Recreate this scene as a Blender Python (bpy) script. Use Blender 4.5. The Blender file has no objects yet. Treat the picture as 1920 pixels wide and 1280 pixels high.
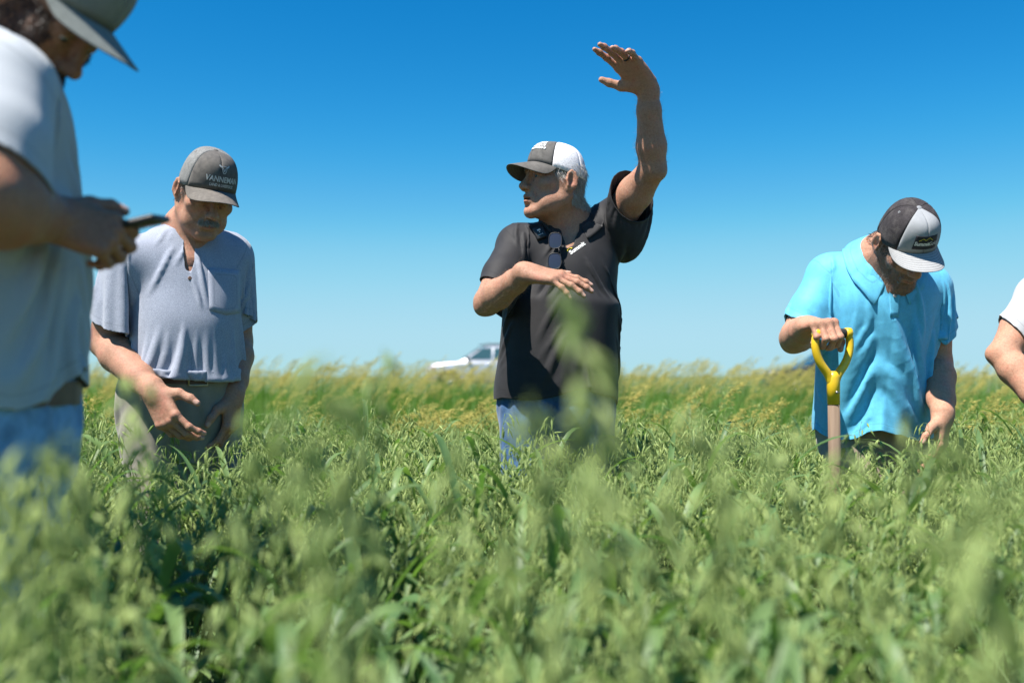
import bpy, bmesh, math, random, time
import numpy as np
from mathutils import Vector, Matrix
from mathutils.bvhtree import BVHTree

T0 = time.time()
SC = bpy.context.scene
COL = SC.collection
R = math.radians

# ------------------------------------------------------------------ camera, sky, sun, exposure
CAM_H = 1.0                       # metres above the soil, just over the oat canopy
F_PX = 1920 * 35.0 / 36.0         # 35 mm lens on a full-frame body, in photo pixels
PITCH = math.atan((700 - 640) / F_PX)
cam_d = bpy.data.cameras.new('camera')
cam = bpy.data.objects.new('camera', cam_d)
COL.objects.link(cam)
cam.location = (0, 0, CAM_H)
cam.rotation_euler = (math.pi / 2 + PITCH, 0, 0)
cam_d.lens = 35.0
cam_d.sensor_width = 36.0
cam_d.clip_start = 0.02
cam_d.clip_end = 20000
cam_d.dof.use_dof = True
cam_d.dof.focus_distance = 3.15
cam_d.dof.aperture_fstop = 2.0
SC.camera = cam

SUN_TO = Vector((-0.37, -0.31, 0.876)).normalized()
SUN_ELEV = math.asin(SUN_TO.z)
SUN_AZ = math.atan2(SUN_TO.x, SUN_TO.y)
world = bpy.data.worlds.new('World')
SC.world = world
world.use_nodes = True
wn = world.node_tree
for n_ in list(wn.nodes):
    wn.nodes.remove(n_)
sky = wn.nodes.new('ShaderNodeTexSky')
sky.sky_type = 'NISHITA'
sky.sun_disc = False
sky.sun_elevation = SUN_ELEV
sky.sun_rotation = SUN_AZ
sky.altitude = 900
sky.air_density = 1.0
sky.dust_density = 0.1
sky.ozone_density = 4.5
STRENGTH, EXPOSURE = 0.075, 1.1
GAIN = STRENGTH * 2 ** EXPOSURE
hsv = wn.nodes.new('ShaderNodeHueSaturation')
hsv.inputs['Saturation'].default_value = 1.35
# the camera's highlight roll-off, so that the bright air near the horizon keeps its blue
sc_in = wn.nodes.new('ShaderNodeVectorMath'); sc_in.operation = 'SCALE'; sc_in.inputs['Scale'].default_value = GAIN / 2
crv = wn.nodes.new('ShaderNodeRGBCurve')
for ch, pts in enumerate((((0, 0), (.0155, .010), (.07, .115), (.144, .27), (.305, .40), (.6, .445), (1, .46)),
                          ((0, 0), (.119, .245), (.21, .45), (.325, .64), (.475, .715), (.7, .745), (1, .76)),
                          ((0, 0), (.325, .64), (.45, .82), (.55, .87), (.75, .875), (1, .88)))):
    c_ = crv.mapping.curves[ch]
    for i, (x, y) in enumerate(pts):
        if i < 2:
            c_.points[i].location = (x, y)
        else:
            c_.points.new(x, y)
crv.mapping.update()
sc_out = wn.nodes.new('ShaderNodeVectorMath'); sc_out.operation = 'SCALE'; sc_out.inputs['Scale'].default_value = 1 / GAIN
bg = wn.nodes.new('ShaderNodeBackground')
bg.inputs['Strength'].default_value = STRENGTH
wo = wn.nodes.new('ShaderNodeOutputWorld')
wn.links.new(sky.outputs['Color'], hsv.inputs['Color'])
wn.links.new(hsv.outputs['Color'], sc_in.inputs[0])
wn.links.new(sc_in.outputs[0], crv.inputs['Color'])
wn.links.new(crv.outputs['Color'], sc_out.inputs[0])
wn.links.new(sc_out.outputs[0], bg.inputs['Color'])
wn.links.new(bg.outputs['Background'], wo.inputs['Surface'])

sun_d = bpy.data.lights.new('sun', 'SUN')
sun_d.energy = 5.0
sun_d.angle = R(0.53)
sun_d.color = (1.0, 0.955, 0.88)
sun = bpy.data.objects.new('sun', sun_d)
COL.objects.link(sun)
sun.location = (-20, -7, 35)
sun.rotation_euler = SUN_TO.to_track_quat('Z', 'Y').to_euler()

SC.view_settings.view_transform = 'Standard'
SC.view_settings.look = 'None'
SC.view_settings.gamma = 1.0
SC.view_settings.exposure = EXPOSURE
SC.cycles.use_denoising = True
SC.cycles.max_bounces = 8
SC.cycles.transparent_max_bounces = 6

# ------------------------------------------------------------------ small helpers
V = lambda *a: np.array(a, dtype=float)


def unit(v):
    v = np.asarray(v, float)
    return v / (np.linalg.norm(v) + 1e-12)


def P(px, py, D):
    """world point seen at photo pixel (px, py) and standing D metres in front of the camera"""
    u = (px - 960) / F_PX
    v = (640 - py) / F_PX
    c, s = math.cos(PITCH), math.sin(PITCH)
    y = c - v * s
    z = s + v * c
    k = D / y
    return np.array([u * k, D, CAM_H + z * k])


def tag(o, label=None, cat=None, group=None, kind=None):
    if label: o['label'] = label
    if cat: o['category'] = cat
    if group: o['group'] = group
    if kind: o['kind'] = kind
    return o


def empty(name, loc):
    e = bpy.data.objects.new(name, None)
    e.empty_display_size = 0.1
    COL.objects.link(e)
    e.location = tuple(loc)
    return e


def mesh_data(name, verts, faces, mats=(), smooth=True, attrs=None, mat_idx=None):
    me = bpy.data.meshes.new(name)
    verts = np.asarray(verts, dtype=np.float32)
    if isinstance(faces, np.ndarray):
        n, k = faces.shape
        me.vertices.add(len(verts))
        me.vertices.foreach_set('co', verts.ravel())
        me.loops.add(n * k)
        me.loops.foreach_set('vertex_index', faces.ravel().astype(np.int32))
        me.polygons.add(n)
        me.polygons.foreach_set('loop_start', np.arange(0, n * k, k, dtype=np.int32))
        me.polygons.foreach_set('loop_total', np.full(n, k, dtype=np.int32))
        me.update(calc_edges=True)
        me.validate()
    else:
        me.from_pydata([tuple(map(float, v)) for v in verts], [], [tuple(int(i) for i in f) for f in faces])
        me.update()
    for m in (mats if isinstance(mats, (list, tuple)) else [mats]):
        me.materials.append(m)
    me.polygons.foreach_set('use_smooth', np.full(len(me.polygons), bool(smooth)))
    if mat_idx is not None:
        me.polygons.foreach_set('material_index', np.asarray(mat_idx, dtype=np.int32))
    for k_, a in (attrs or {}).items():
        a = np.asarray(a, dtype=np.float32)
        if a.ndim == 1:
            at = me.attributes.new(k_, 'FLOAT', 'POINT')
            at.data.foreach_set('value', a)
        else:
            at = me.attributes.new(k_, 'FLOAT_VECTOR', 'POINT')
            at.data.foreach_set('vector', a.ravel())
    return me


def mobj(name, verts, faces, mats, parent=None, smooth=True, attrs=None, mat_idx=None, origin=None):
    """one mesh object from world-space vertices; its origin goes to origin (default: parent's place or the base centre)"""
    verts = np.asarray(verts, dtype=float)
    if origin is None:
        origin = (verts.min(0) + verts.max(0)) / 2
        if parent is None:
            origin = V(origin[0], origin[1], verts[:, 2].min())
    me = mesh_data(name, verts - origin, faces, mats, smooth, attrs, mat_idx)
    o = bpy.data.objects.new(name, me)
    COL.objects.link(o)
    o.location = tuple(origin)
    if parent is not None:
        o.parent = parent
        o.matrix_parent_inverse = Matrix.Translation(-WLOC(parent))
    return o


def WLOC(p):
    """every object here keeps its world place in .location (parents only translate)"""
    return Vector(p.location)


class MB:
    """collects polygons into one mesh"""
    def __init__(self):
        self.v, self.f, self.m = [], [], []

    def add(self, verts, faces, mi=0):
        o = len(self.v)
        self.v += [tuple(map(float, p)) for p in verts]
        for f in faces:
            self.f.append(tuple(int(i) + o for i in f))
            self.m.append(mi)
        return self

    def tube(self, pts, radii, n=6, mi=0, caps=True, flat=None):
        pts = [np.asarray(p, float) for p in pts]
        if not hasattr(radii, '__len__'):
            radii = [radii] * len(pts)
        vs, fs = [], []
        t0 = unit(pts[1] - pts[0])
        a = unit(np.cross(t0, V(0, 0, 1) if abs(t0[2]) < .9 else V(1, 0, 0)))
        for i, p in enumerate(pts):
            t = unit(pts[min(i + 1, len(pts) - 1)] - pts[max(i - 1, 0)])
            a = unit(a - t * np.dot(a, t))
            b = np.cross(t, a)
            for k in range(n):
                th = 2 * math.pi * k / n
                vs.append(p + radii[i] * (a * math.cos(th) + b * math.sin(th)))
        for i in range(len(pts) - 1):
            for k in range(n):
                k2 = (k + 1) % n
                fs.append((i * n + k, i * n + k2, (i + 1) * n + k2, (i + 1) * n + k))
        if caps:
            fs.append(tuple(range(n))[::-1])
            fs.append(tuple((len(pts) - 1) * n + k for k in range(n)))
        return self.add(vs, fs, mi)

    def box(self, c, size, axes=None, mi=0):
        ax = axes if axes is not None else np.eye(3)
        vs = []
        for sx in (-1, 1):
            for sy in (-1, 1):
                for sz in (-1, 1):
                    vs.append(np.asarray(c) + ax[0] * sx * size[0] / 2 + ax[1] * sy * size[1] / 2 + ax[2] * sz * size[2] / 2)
        return self.add(vs, [(0, 1, 3, 2), (4, 6, 7, 5), (0, 4, 5, 1), (2, 3, 7, 6), (0, 2, 6, 4), (1, 5, 7, 3)], mi)

    def grid(self, rows, mi=0, closed=False):
        """rows: list of equal-length point rows"""
        nr, nc = len(rows), len(rows[0])
        vs = [p for r in rows for p in r]
        fs = []
        for i in range(nr - 1):
            for j in range(nc if closed else nc - 1):
                j2 = (j + 1) % nc
                fs.append((i * nc + j, i * nc + j2, (i + 1) * nc + j2, (i + 1) * nc + j))
        return self.add(vs, fs, mi)

    def build(self, name, mats, parent=None, smooth=True, origin=None, bevel=0, solid=0, sub=0, attrs=None):
        o = mobj(name, self.v, self.f, mats, parent, smooth, attrs, self.m, origin)
        if solid:
            md = o.modifiers.new('solid', 'SOLIDIFY'); md.thickness = solid; md.offset = 0
        if bevel:
            md = o.modifiers.new('bevel', 'BEVEL'); md.width = bevel; md.segments = 2; md.limit_method = 'ANGLE'
        if sub:
            md = o.modifiers.new('sub', 'SUBSURF'); md.levels = sub; md.render_levels = sub
        return o


# ------------------------------------------------------------------ materials
def mat(name, build):
    m = bpy.data.materials.new(name)
    m.use_nodes = True
    nt = m.node_tree
    b = nt.nodes['Principled BSDF']
    build(nt, b)
    return m


def N(nt, typ, **kw):
    n = nt.nodes.new(typ)
    for k, v in kw.items():
        if k.startswith('i_'):
            key = k[2:]
            key = int(key) if key.isdigit() else key.replace('_', ' ')
            n.inputs[key].default_value = v
        else:
            setattr(n, k, v)
    return n


def noise(nt, scale, detail=3, rough=.55, coord='Object', stretch=None):
    tc = N(nt, 'ShaderNodeTexCoord')
    src = tc.outputs[coord]
    if stretch is not None:
        mp = N(nt, 'ShaderNodeMapping')
        mp.inputs['Scale'].default_value = stretch
        nt.links.new(src, mp.inputs['Vector'])
        src = mp.outputs['Vector']
    nz = N(nt, 'ShaderNodeTexNoise', i_Scale=scale, i_Detail=detail, i_Roughness=rough)
    nt.links.new(src, nz.inputs['Vector'])
    return nz.outputs['Fac']


def ramp(nt, fac, stops):
    r = N(nt, 'ShaderNodeValToRGB')
    el = r.color_ramp.elements
    while len(el) < len(stops):
        el.new(0.5)
    for e, (p, c) in zip(el, stops):
        e.position = p
        e.color = (*c, 1) if len(c) == 3 else c
    nt.links.new(fac, r.inputs['Fac'])
    return r.outputs['Color']


def mixc(nt, fac, a, b, blend='MIX'):
    m = N(nt, 'ShaderNodeMix', data_type='RGBA', blend_type=blend)
    for sock, val in ((m.inputs[0], fac), (m.inputs[6], a), (m.inputs[7], b)):
        if hasattr(val, 'is_output') or isinstance(val, bpy.types.NodeSocket):
            nt.links.new(val, sock)
        elif isinstance(val, (int, float)):
            sock.default_value = val
        else:
            sock.default_value = (*val, 1)
    return m.outputs[2]


def attr(nt, name, out='Fac'):
    a = N(nt, 'ShaderNodeAttribute', attribute_name=name)
    return a.outputs[out]


def bump(nt, b, height, strength=.3, dist=.001):
    bp = N(nt, 'ShaderNodeBump', i_Strength=strength, i_Distance=dist)
    nt.links.new(height, bp.inputs['Height'])
    nt.links.new(bp.outputs['Normal'], b.inputs['Normal'])
    return bp


def math_(nt, op, a, b=None, clamp=False):
    m = N(nt, 'ShaderNodeMath', operation=op, use_clamp=clamp)
    for s, v in ((m.inputs[0], a), (m.inputs[1], b)):
        if v is None: continue
        if isinstance(v, (int, float)): s.default_value = v
        else: nt.links.new(v, s)
    return m.outputs[0]


def simple(name, col, rough=.6, metal=0, var=.0, scale=40, spec=.5, bmp=0, bscale=300, coat=0):
    def bld(nt, b):
        b.inputs['Roughness'].default_value = rough
        b.inputs['Metallic'].default_value = metal
        b.inputs['Specular IOR Level'].default_value = spec
        b.inputs['Coat Weight'].default_value = coat
        if var:
            f = noise(nt, scale)
            c = ramp(nt, f, [(.3, tuple(x * (1 - var) for x in col)), (.7, tuple(min(1, x * (1 + var)) for x in col))])
            nt.links.new(c, b.inputs['Base Color'])
        else:
            b.inputs['Base Color'].default_value = (*col, 1)
        if bmp:
            bump(nt, b, noise(nt, bscale), bmp)
    return mat(name, bld)


def fabric(name, col, var=.12, scale=25, rough=.85, heather=0., sheen=.2, weave=900, bstr=.25, hemw=.02, spec=.25, dirt=None):
    """cloth with a fine weave, a stitched hem (attribute 'edge' = metres from the hem) and seams (attribute 'seam')"""
    def bld(nt, b):
        b.inputs['Roughness'].default_value = rough
        b.inputs['Specular IOR Level'].default_value = spec
        b.inputs['Sheen Weight'].default_value = sheen
        b.inputs['Sheen Roughness'].default_value = .5
        c = ramp(nt, noise(nt, scale, 4), [(.3, tuple(x * (1 - var) for x in col)), (.7, tuple(min(1, x * (1 + var)) for x in col))])
        if heather:
            hn = noise(nt, 800, 2, .6, stretch=(1, 1, .4))
            c = mixc(nt, heather, c, ramp(nt, hn, [(.35, (.25, .25, .27)), (.65, (1, 1, 1))]), 'MULTIPLY')
        if dirt is not None:
            c = mixc(nt, ramp(nt, noise(nt, 18, 5, .7), [(.52, (0, 0, 0)), (.75, (1, 1, 1))]), c, dirt)
        e = attr(nt, 'edge')
        st = math_(nt, 'COMPARE', e, hemw)
        nd = st.node; nd.inputs[2].default_value = .0012
        sm = math_(nt, 'COMPARE', attr(nt, 'seam'), 0.0); sm.node.inputs[2].default_value = .0022
        ln = math_(nt, 'MAXIMUM', st, sm)
        c = mixc(nt, math_(nt, 'MULTIPLY', ln, .35), c, tuple(x * .4 for x in col))
        nt.links.new(c, b.inputs['Base Color'])
        w = noise(nt, weave, 2, .6)
        hgt = math_(nt, 'SUBTRACT', math_(nt, 'MULTIPLY', w, .5), ln)
        hem = math_(nt, 'LESS_THAN', e, hemw)
        hgt = math_(nt, 'ADD', hgt, math_(nt, 'MULTIPLY', hem, .8))
        bump(nt, b, hgt, bstr, .0012)
    return mat(name, bld)


def skin(name, base, red, stub=(.10, .08, .07), spec=.22, rough=.58, freck=.3):
    def bld(nt, b):
        b.inputs['Roughness'].default_value = rough
        b.inputs['Specular IOR Level'].default_value = spec
        c = ramp(nt, noise(nt, 26, 6, .7), [(.30, tuple(x * .82 for x in base)), (.5, base), (.68, red)])
        sp = ramp(nt, noise(nt, 260, 2, .5), [(.6, (1, 1, 1)), (.78, (1 - freck, 1 - freck * 1.2, 1 - freck * 1.3))])
        c = mixc(nt, 1.0, c, sp, 'MULTIPLY')
        c = mixc(nt, 1.0, c, ramp(nt, noise(nt, 150, 4, .7), [(.32, (.84, .80, .78)), (.62, (1.06, 1.05, 1.04))]), 'MULTIPLY')
        v = N(nt, 'ShaderNodeAttribute', attribute_name='tone')
        sx = N(nt, 'ShaderNodeSeparateXYZ'); nt.links.new(v.outputs['Vector'], sx.inputs[0])
        c = mixc(nt, math_(nt, 'MULTIPLY', sx.outputs[0], .55), c, (base[0] * .75, base[1] * .42, base[2] * .42))
        sn = ramp(nt, noise(nt, 700, 2, .6), [(.35, (.35, .35, .35)), (.65, (1, 1, 1))])
        sf = N(nt, 'ShaderNodeMix', data_type='RGBA', blend_type='MULTIPLY'); sf.inputs[0].default_value = 1
        nt.links.new(sx.outputs[1], sf.inputs[6]); nt.links.new(sn, sf.inputs[7])
        c = mixc(nt, math_(nt, 'MULTIPLY', sf.outputs[2], .8), c, stub)
        c = mixc(nt, math_(nt, 'MULTIPLY', sx.outputs[2], .5), c, (.62, .42, .35))
        nt.links.new(c, b.inputs['Base Color'])
        b.inputs['Subsurface Weight'].default_value = .25
        b.inputs['Subsurface Radius'].default_value = (.012, .005, .003)
        b.inputs['Subsurface Scale'].default_value = .6
        h = math_(nt, 'ADD', noise(nt, 480, 3, .6), math_(nt, 'MULTIPLY', noise(nt, 130, 3, .6), 1.2))
        bump(nt, b, h, .6, .0016)
    return mat(name, bld)
# ------------------------------------------------------------------ implicit-surface modeller (for bodies and clothes)
BIG = 0.6


class Prim:
    __slots__ = ('f', 'lo', 'hi', 'k', 'op')

    def __init__(s, f, lo, hi, k, op):
        s.f, s.lo, s.hi, s.k, s.op = f, np.asarray(lo, float), np.asarray(hi, float), k, op


def cone(a, b, ra, rb, k=.02, op='u'):
    """tapered capsule"""
    a, b = np.asarray(a, float), np.asarray(b, float)
    ab = b - a
    L2 = max(float(ab @ ab), 1e-10)

    def f(p):
        q = p - a
        t = np.clip(q @ ab / L2, 0, 1)
        q = q - t[:, None] * ab
        return np.sqrt(q[:, 0] ** 2 + q[:, 1] ** 2 + q[:, 2] ** 2) - (ra + (rb - ra) * t)
    r = max(ra, rb)
    return Prim(f, np.minimum(a, b) - r, np.maximum(a, b) + r, k, op)


def ell(c, rad, rot=None, k=.02, op='u'):
    """ellipsoid; rot rows are its axes"""
    c = np.asarray(c, float)
    rad = np.asarray(rad, float)
    M = np.eye(3) if rot is None else np.asarray(rot)

    def f(p):
        q = (p - c) @ M.T
        k0 = np.sqrt(((q / rad) ** 2).sum(1))
        k1 = np.sqrt(((q / rad ** 2) ** 2).sum(1)) + 1e-9
        return k0 * (k0 - 1) / k1
    e = np.abs(M.T * rad).sum(1)
    return Prim(f, c - e, c + e, k, op)


def loft(p0, axis, front, secs, k=.03, op='u', ex=2.4):
    """super-elliptic sections along an axis; secs = (s metres, half width, half depth, front shift, side shift)"""
    p0 = np.asarray(p0, float)
    u = unit(axis)
    fr = unit(np.asarray(front) - u * np.dot(front, u))
    sd = np.cross(fr, u)
    secs = sorted(secs)
    S = np.array([q[0] for q in secs])
    A = np.array([q[1] for q in secs]); B = np.array([q[2] for q in secs])
    C = np.array([q[3] if len(q) > 3 else 0. for q in secs])
    E = np.array([q[4] if len(q) > 4 else 0. for q in secs])
    ts = np.linspace(S[0], S[-1], 120)

    def smooth(y):
        v = np.interp(ts, S, y)
        for _ in range(2):
            v = np.convolve(np.pad(v, 5, mode='edge'), np.ones(11) / 11, 'valid')
        return v
    A_, B_, C_, E_ = map(smooth, (A, B, C, E))

    def f(p):
        q = p - p0
        s = q @ u
        sc = np.clip(s, S[0], S[-1])
        a = np.interp(sc, ts, A_); b = np.interp(sc, ts, B_)
        x = q @ sd - np.interp(sc, ts, E_)
        y = q @ fr - np.interp(sc, ts, C_)
        r = (np.abs(x / a) ** ex + np.abs(y / b) ** ex) ** (1 / ex)
        d = (r - 1) * np.minimum(a, b)
        e = np.abs(s - sc)
        return np.where(e > 0, np.sqrt(np.maximum(d, 0) ** 2 + e ** 2) + np.minimum(d, 0) * 0, d)
    ext = max(A.max(), B.max()) + np.abs(C).max() + np.abs(E).max() + .02
    c0, c1 = p0 + u * S[0], p0 + u * S[-1]
    return Prim(f, np.minimum(c0, c1) - ext, np.maximum(c0, c1) + ext, k, op)


def sdf(prims, p, band=.05, cells=None):
    """cells = (corners, size, points per cell): lets whole cells be skipped at once"""
    d = np.full(len(p), BIG)
    for pr in prims:
        m = max(band, pr.k * 1.05)
        if cells is not None:
            cc, H, n = cells
            lo, hi = pr.lo - m - H, pr.hi + m
            cs = np.flatnonzero((cc[:, 0] > lo[0]) & (cc[:, 0] < hi[0]) & (cc[:, 1] > lo[1]) & (cc[:, 1] < hi[1]) & (cc[:, 2] > lo[2]) & (cc[:, 2] < hi[2]))
            sel = (cs[:, None] * n + np.arange(n)[None]).ravel()
        else:
            lo, hi = pr.lo - m, pr.hi + m
            sel = np.flatnonzero((p[:, 0] > lo[0]) & (p[:, 0] < hi[0]) & (p[:, 1] > lo[1]) & (p[:, 1] < hi[1]) & (p[:, 2] > lo[2]) & (p[:, 2] < hi[2]))
        if not len(sel):
            continue
        q = pr.f(p[sel])
        c = d[sel]
        k = pr.k
        if pr.op == 'u':
            h = np.maximum(k - np.abs(c - q), 0) / k
            d[sel] = np.minimum(c, q) - h * h * k * .25
        else:
            q = -q
            h = np.maximum(k - np.abs(c - q), 0) / k
            d[sel] = np.maximum(c, q) + h * h * k * .25
    return d


def sdf_grid(prims, h, lo=None, hi=None, pad=3, warp=None):
    us = [p for p in prims if p.op == 'u']
    lo = np.min([p.lo for p in us], 0) - pad * h if lo is None else np.asarray(lo, float)
    hi = np.max([p.hi for p in us], 0) + pad * h if hi is None else np.asarray(hi, float)
    c = 4
    H = h * c
    nc = np.ceil((hi - lo) / H).astype(int) + 1
    ax = [lo[i] + H * (np.arange(nc[i]) + .5) for i in range(3)]
    g = np.stack(np.meshgrid(*ax, indexing='ij'), -1).reshape(-1, 3)
    dc = sdf(prims, g, 2.2 * H).reshape(nc)
    D = np.repeat(np.repeat(np.repeat(dc.astype(np.float32), c, 0), c, 1), c, 2)
    act = np.argwhere(np.abs(dc) < 1.5 * H)
    off = np.stack(np.meshgrid(*[np.arange(c)] * 3, indexing='ij'), -1).reshape(-1, 3)
    idx = (act[:, None, :] * c + off[None]).reshape(-1, 3)
    pts = lo + idx * h
    val = sdf(prims, pts, .5 * H + .02, cells=(lo + act * H, H, c ** 3))
    if warp is not None:
        val = val + warp(pts)
    D[idx[:, 0], idx[:, 1], idx[:, 2]] = val
    return D, lo


def surface_nets(D, lo, h):
    ins = D < 0
    nx, ny, nz = D.shape
    cnt = np.zeros((nx - 1, ny - 1, nz - 1), np.int8)
    for dx in (0, 1):
        for dy in (0, 1):
            for dz in (0, 1):
                cnt += ins[dx:nx - 1 + dx, dy:ny - 1 + dy, dz:nz - 1 + dz]
    cells = np.argwhere((cnt > 0) & (cnt < 8))
    idm = np.full(cnt.shape, -1, np.int32)
    idm[cells[:, 0], cells[:, 1], cells[:, 2]] = np.arange(len(cells))
    acc = np.zeros((len(cells), 3)); num = np.zeros(len(cells))
    cor = [(i, j, k) for i in (0, 1) for j in (0, 1) for k in (0, 1)]
    vals = {c: D[cells[:, 0] + c[0], cells[:, 1] + c[1], cells[:, 2] + c[2]].astype(float) for c in cor}
    for a in cor:
        for axis in range(3):
            if a[axis] == 0:
                b = list(a); b[axis] = 1; b = tuple(b)
                va, vb = vals[a], vals[b]
                m = (va < 0) != (vb < 0)
                t = np.where(m, va / np.where(m, va - vb, 1), 0)
                pt = np.array(a, float)[None] + np.zeros((len(cells), 3))
                pt[:, axis] += t
                acc[m] += pt[m]; num[m] += 1
    verts = lo + (cells + acc / num[:, None]) * h
    faces = []
    for axis in range(3):
        o1, o2 = (axis + 1) % 3, (axis + 2) % 3
        sl0 = [slice(None)] * 3; sl1 = [slice(None)] * 3
        sl0[axis] = slice(0, -1); sl1[axis] = slice(1, None)
        e = ins[tuple(sl0)] != ins[tuple(sl1)]
        ed = np.argwhere(e)
        sh = D.shape
        ok = (ed[:, o1] > 0) & (ed[:, o2] > 0) & (ed[:, o1] < sh[o1] - 1) & (ed[:, o2] < sh[o2] - 1)
        ed = ed[ok]
        if not len(ed): continue
        inside = ins[ed[:, 0], ed[:, 1], ed[:, 2]]
        q = []
        for (a, b) in ((-1, -1), (0, -1), (0, 0), (-1, 0)):
            c = ed.copy(); c[:, o1] += a; c[:, o2] += b
            q.append(idm[c[:, 0], c[:, 1], c[:, 2]])
        q = np.stack(q, 1)
        q = np.where(inside[:, None], q, q[:, ::-1])
        faces.append(q)
    faces = np.concatenate(faces)
    faces = faces[(faces >= 0).all(1)]
    return verts, faces


def isosurface(prims, h, smooth=1, **kw):
    D, lo = sdf_grid(prims, h, **kw)
    v, f = surface_nets(D, lo, h)
    if smooth:
        v = lap(v, f, smooth, .5)
    return v, f


def edges_of(f):
    e = np.concatenate([f[:, [i, (i + 1) % f.shape[1]]] for i in range(f.shape[1])])
    a, b = e.min(1).astype(np.int64), e.max(1).astype(np.int64)
    u = np.unique((a << 32) | b)
    return np.stack([u >> 32, u & 0xffffffff], 1)


def lap(v, f, it=1, lam=.5, fixed=None):
    e = edges_of(f)
    n = len(v)
    deg = np.bincount(e.ravel(), minlength=n).astype(float)[:, None] + 1e-9
    for _ in range(it):
        s = np.zeros_like(v)
        for c in range(3):
            s[:, c] = np.bincount(e[:, 0], v[e[:, 1], c], n) + np.bincount(e[:, 1], v[e[:, 0], c], n)
        nv = v + lam * (s / deg - v)
        if fixed is not None:
            nv[fixed] = v[fixed]
        v = nv
    return v


def vnormals(v, f):
    n = np.cross(v[f[:, 2]] - v[f[:, 0]], v[f[:, 3]] - v[f[:, 1]])
    out = np.zeros_like(v)
    for i in range(4):
        for c in range(3):
            out[:, c] += np.bincount(f[:, i], n[:, c], len(v))
    return out / (np.linalg.norm(out, axis=1, keepdims=True) + 1e-12)


class Field:
    """signed distance sampled on a grid, for cloth collision"""
    def __init__(s, prims, h=.012, pad=6):
        us = [p for p in prims if p.op == 'u']
        s.lo = np.min([p.lo for p in us], 0) - pad * h
        hi = np.max([p.hi for p in us], 0) + pad * h
        n = np.ceil((hi - s.lo) / h).astype(int) + 1
        g = np.stack(np.meshgrid(*[s.lo[i] + h * np.arange(n[i]) for i in range(3)], indexing='ij'), -1).reshape(-1, 3)
        s.D = sdf(prims, g, .09).reshape(n)
        s.h = h; s.n = n

    def __call__(s, p):
        q = (p - s.lo) / s.h
        i = np.clip(np.floor(q).astype(int), 0, s.n - 2)
        t = np.clip(q - i, 0, 1)
        D = s.D
        x, y, z = i.T
        c = [[[D[x + a, y + b, z + e] for e in (0, 1)] for b in (0, 1)] for a in (0, 1)]
        tx, ty, tz = t.T
        l = lambda a, b, w: a + (b - a) * w
        d00 = l(c[0][0][0], c[0][0][1], tz); d01 = l(c[0][1][0], c[0][1][1], tz)
        d10 = l(c[1][0][0], c[1][0][1], tz); d11 = l(c[1][1][0], c[1][1][1], tz)
        d0 = l(d00, d01, ty); d1 = l(d10, d11, ty)
        d = l(d0, d1, tx)
        gx = d1 - d0
        gy = l(d01 - d00, d11 - d10, tx)
        gz = l(l(c[0][0][1] - c[0][0][0], c[0][1][1] - c[0][1][0], ty), l(c[1][0][1] - c[1][0][0], c[1][1][1] - c[1][1][0], ty), tx)
        n = np.stack([gx, gy, gz], 1)
        return d, n / (np.linalg.norm(n, axis=1, keepdims=True) + 1e-9)


def cut_mesh(v, f, fn):
    """fn(v) -> list of signed distances (positive = cut away) with directions; trims the sheet and snaps its rim to the cut"""
    for g in fn:
        val, nrm = g(v)
        keepf = (val[f] < 0).any(1)
        f = f[keepf]
        used = np.unique(f)
        mv = used[val[used] > 0]
        v = v.copy()
        v[mv] = v[mv] - nrm[mv] * val[mv][:, None]
    f = largest_piece(f, len(v))
    used = np.unique(f)
    mp = np.full(len(v), -1); mp[used] = np.arange(len(used))
    return v[used], mp[f]


def largest_piece(f, n):
    """drop loose scraps and ragged single quads from a trimmed sheet"""
    for _ in range(3):
        e = np.concatenate([f[:, [i, (i + 1) % 4]] for i in range(4)])
        key = (e.min(1).astype(np.int64) << 32) | e.max(1)
        _, inv, cnt = np.unique(key, return_inverse=True, return_counts=True)
        bnd = (cnt[inv] == 1).reshape(4, -1).sum(0)
        f = f[bnd < 3]
    lab = np.arange(n)
    e = edges_of(f)
    for _ in range(400):
        m = np.minimum(lab[e[:, 0]], lab[e[:, 1]])
        new = lab.copy()
        np.minimum.at(new, e[:, 0], m); np.minimum.at(new, e[:, 1], m)
        new = new[new]
        if (new == lab).all(): break
        lab = new
    fl = lab[f[:, 0]]
    u, c = np.unique(fl, return_counts=True)
    return f[fl == u[c.argmax()]]


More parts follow.
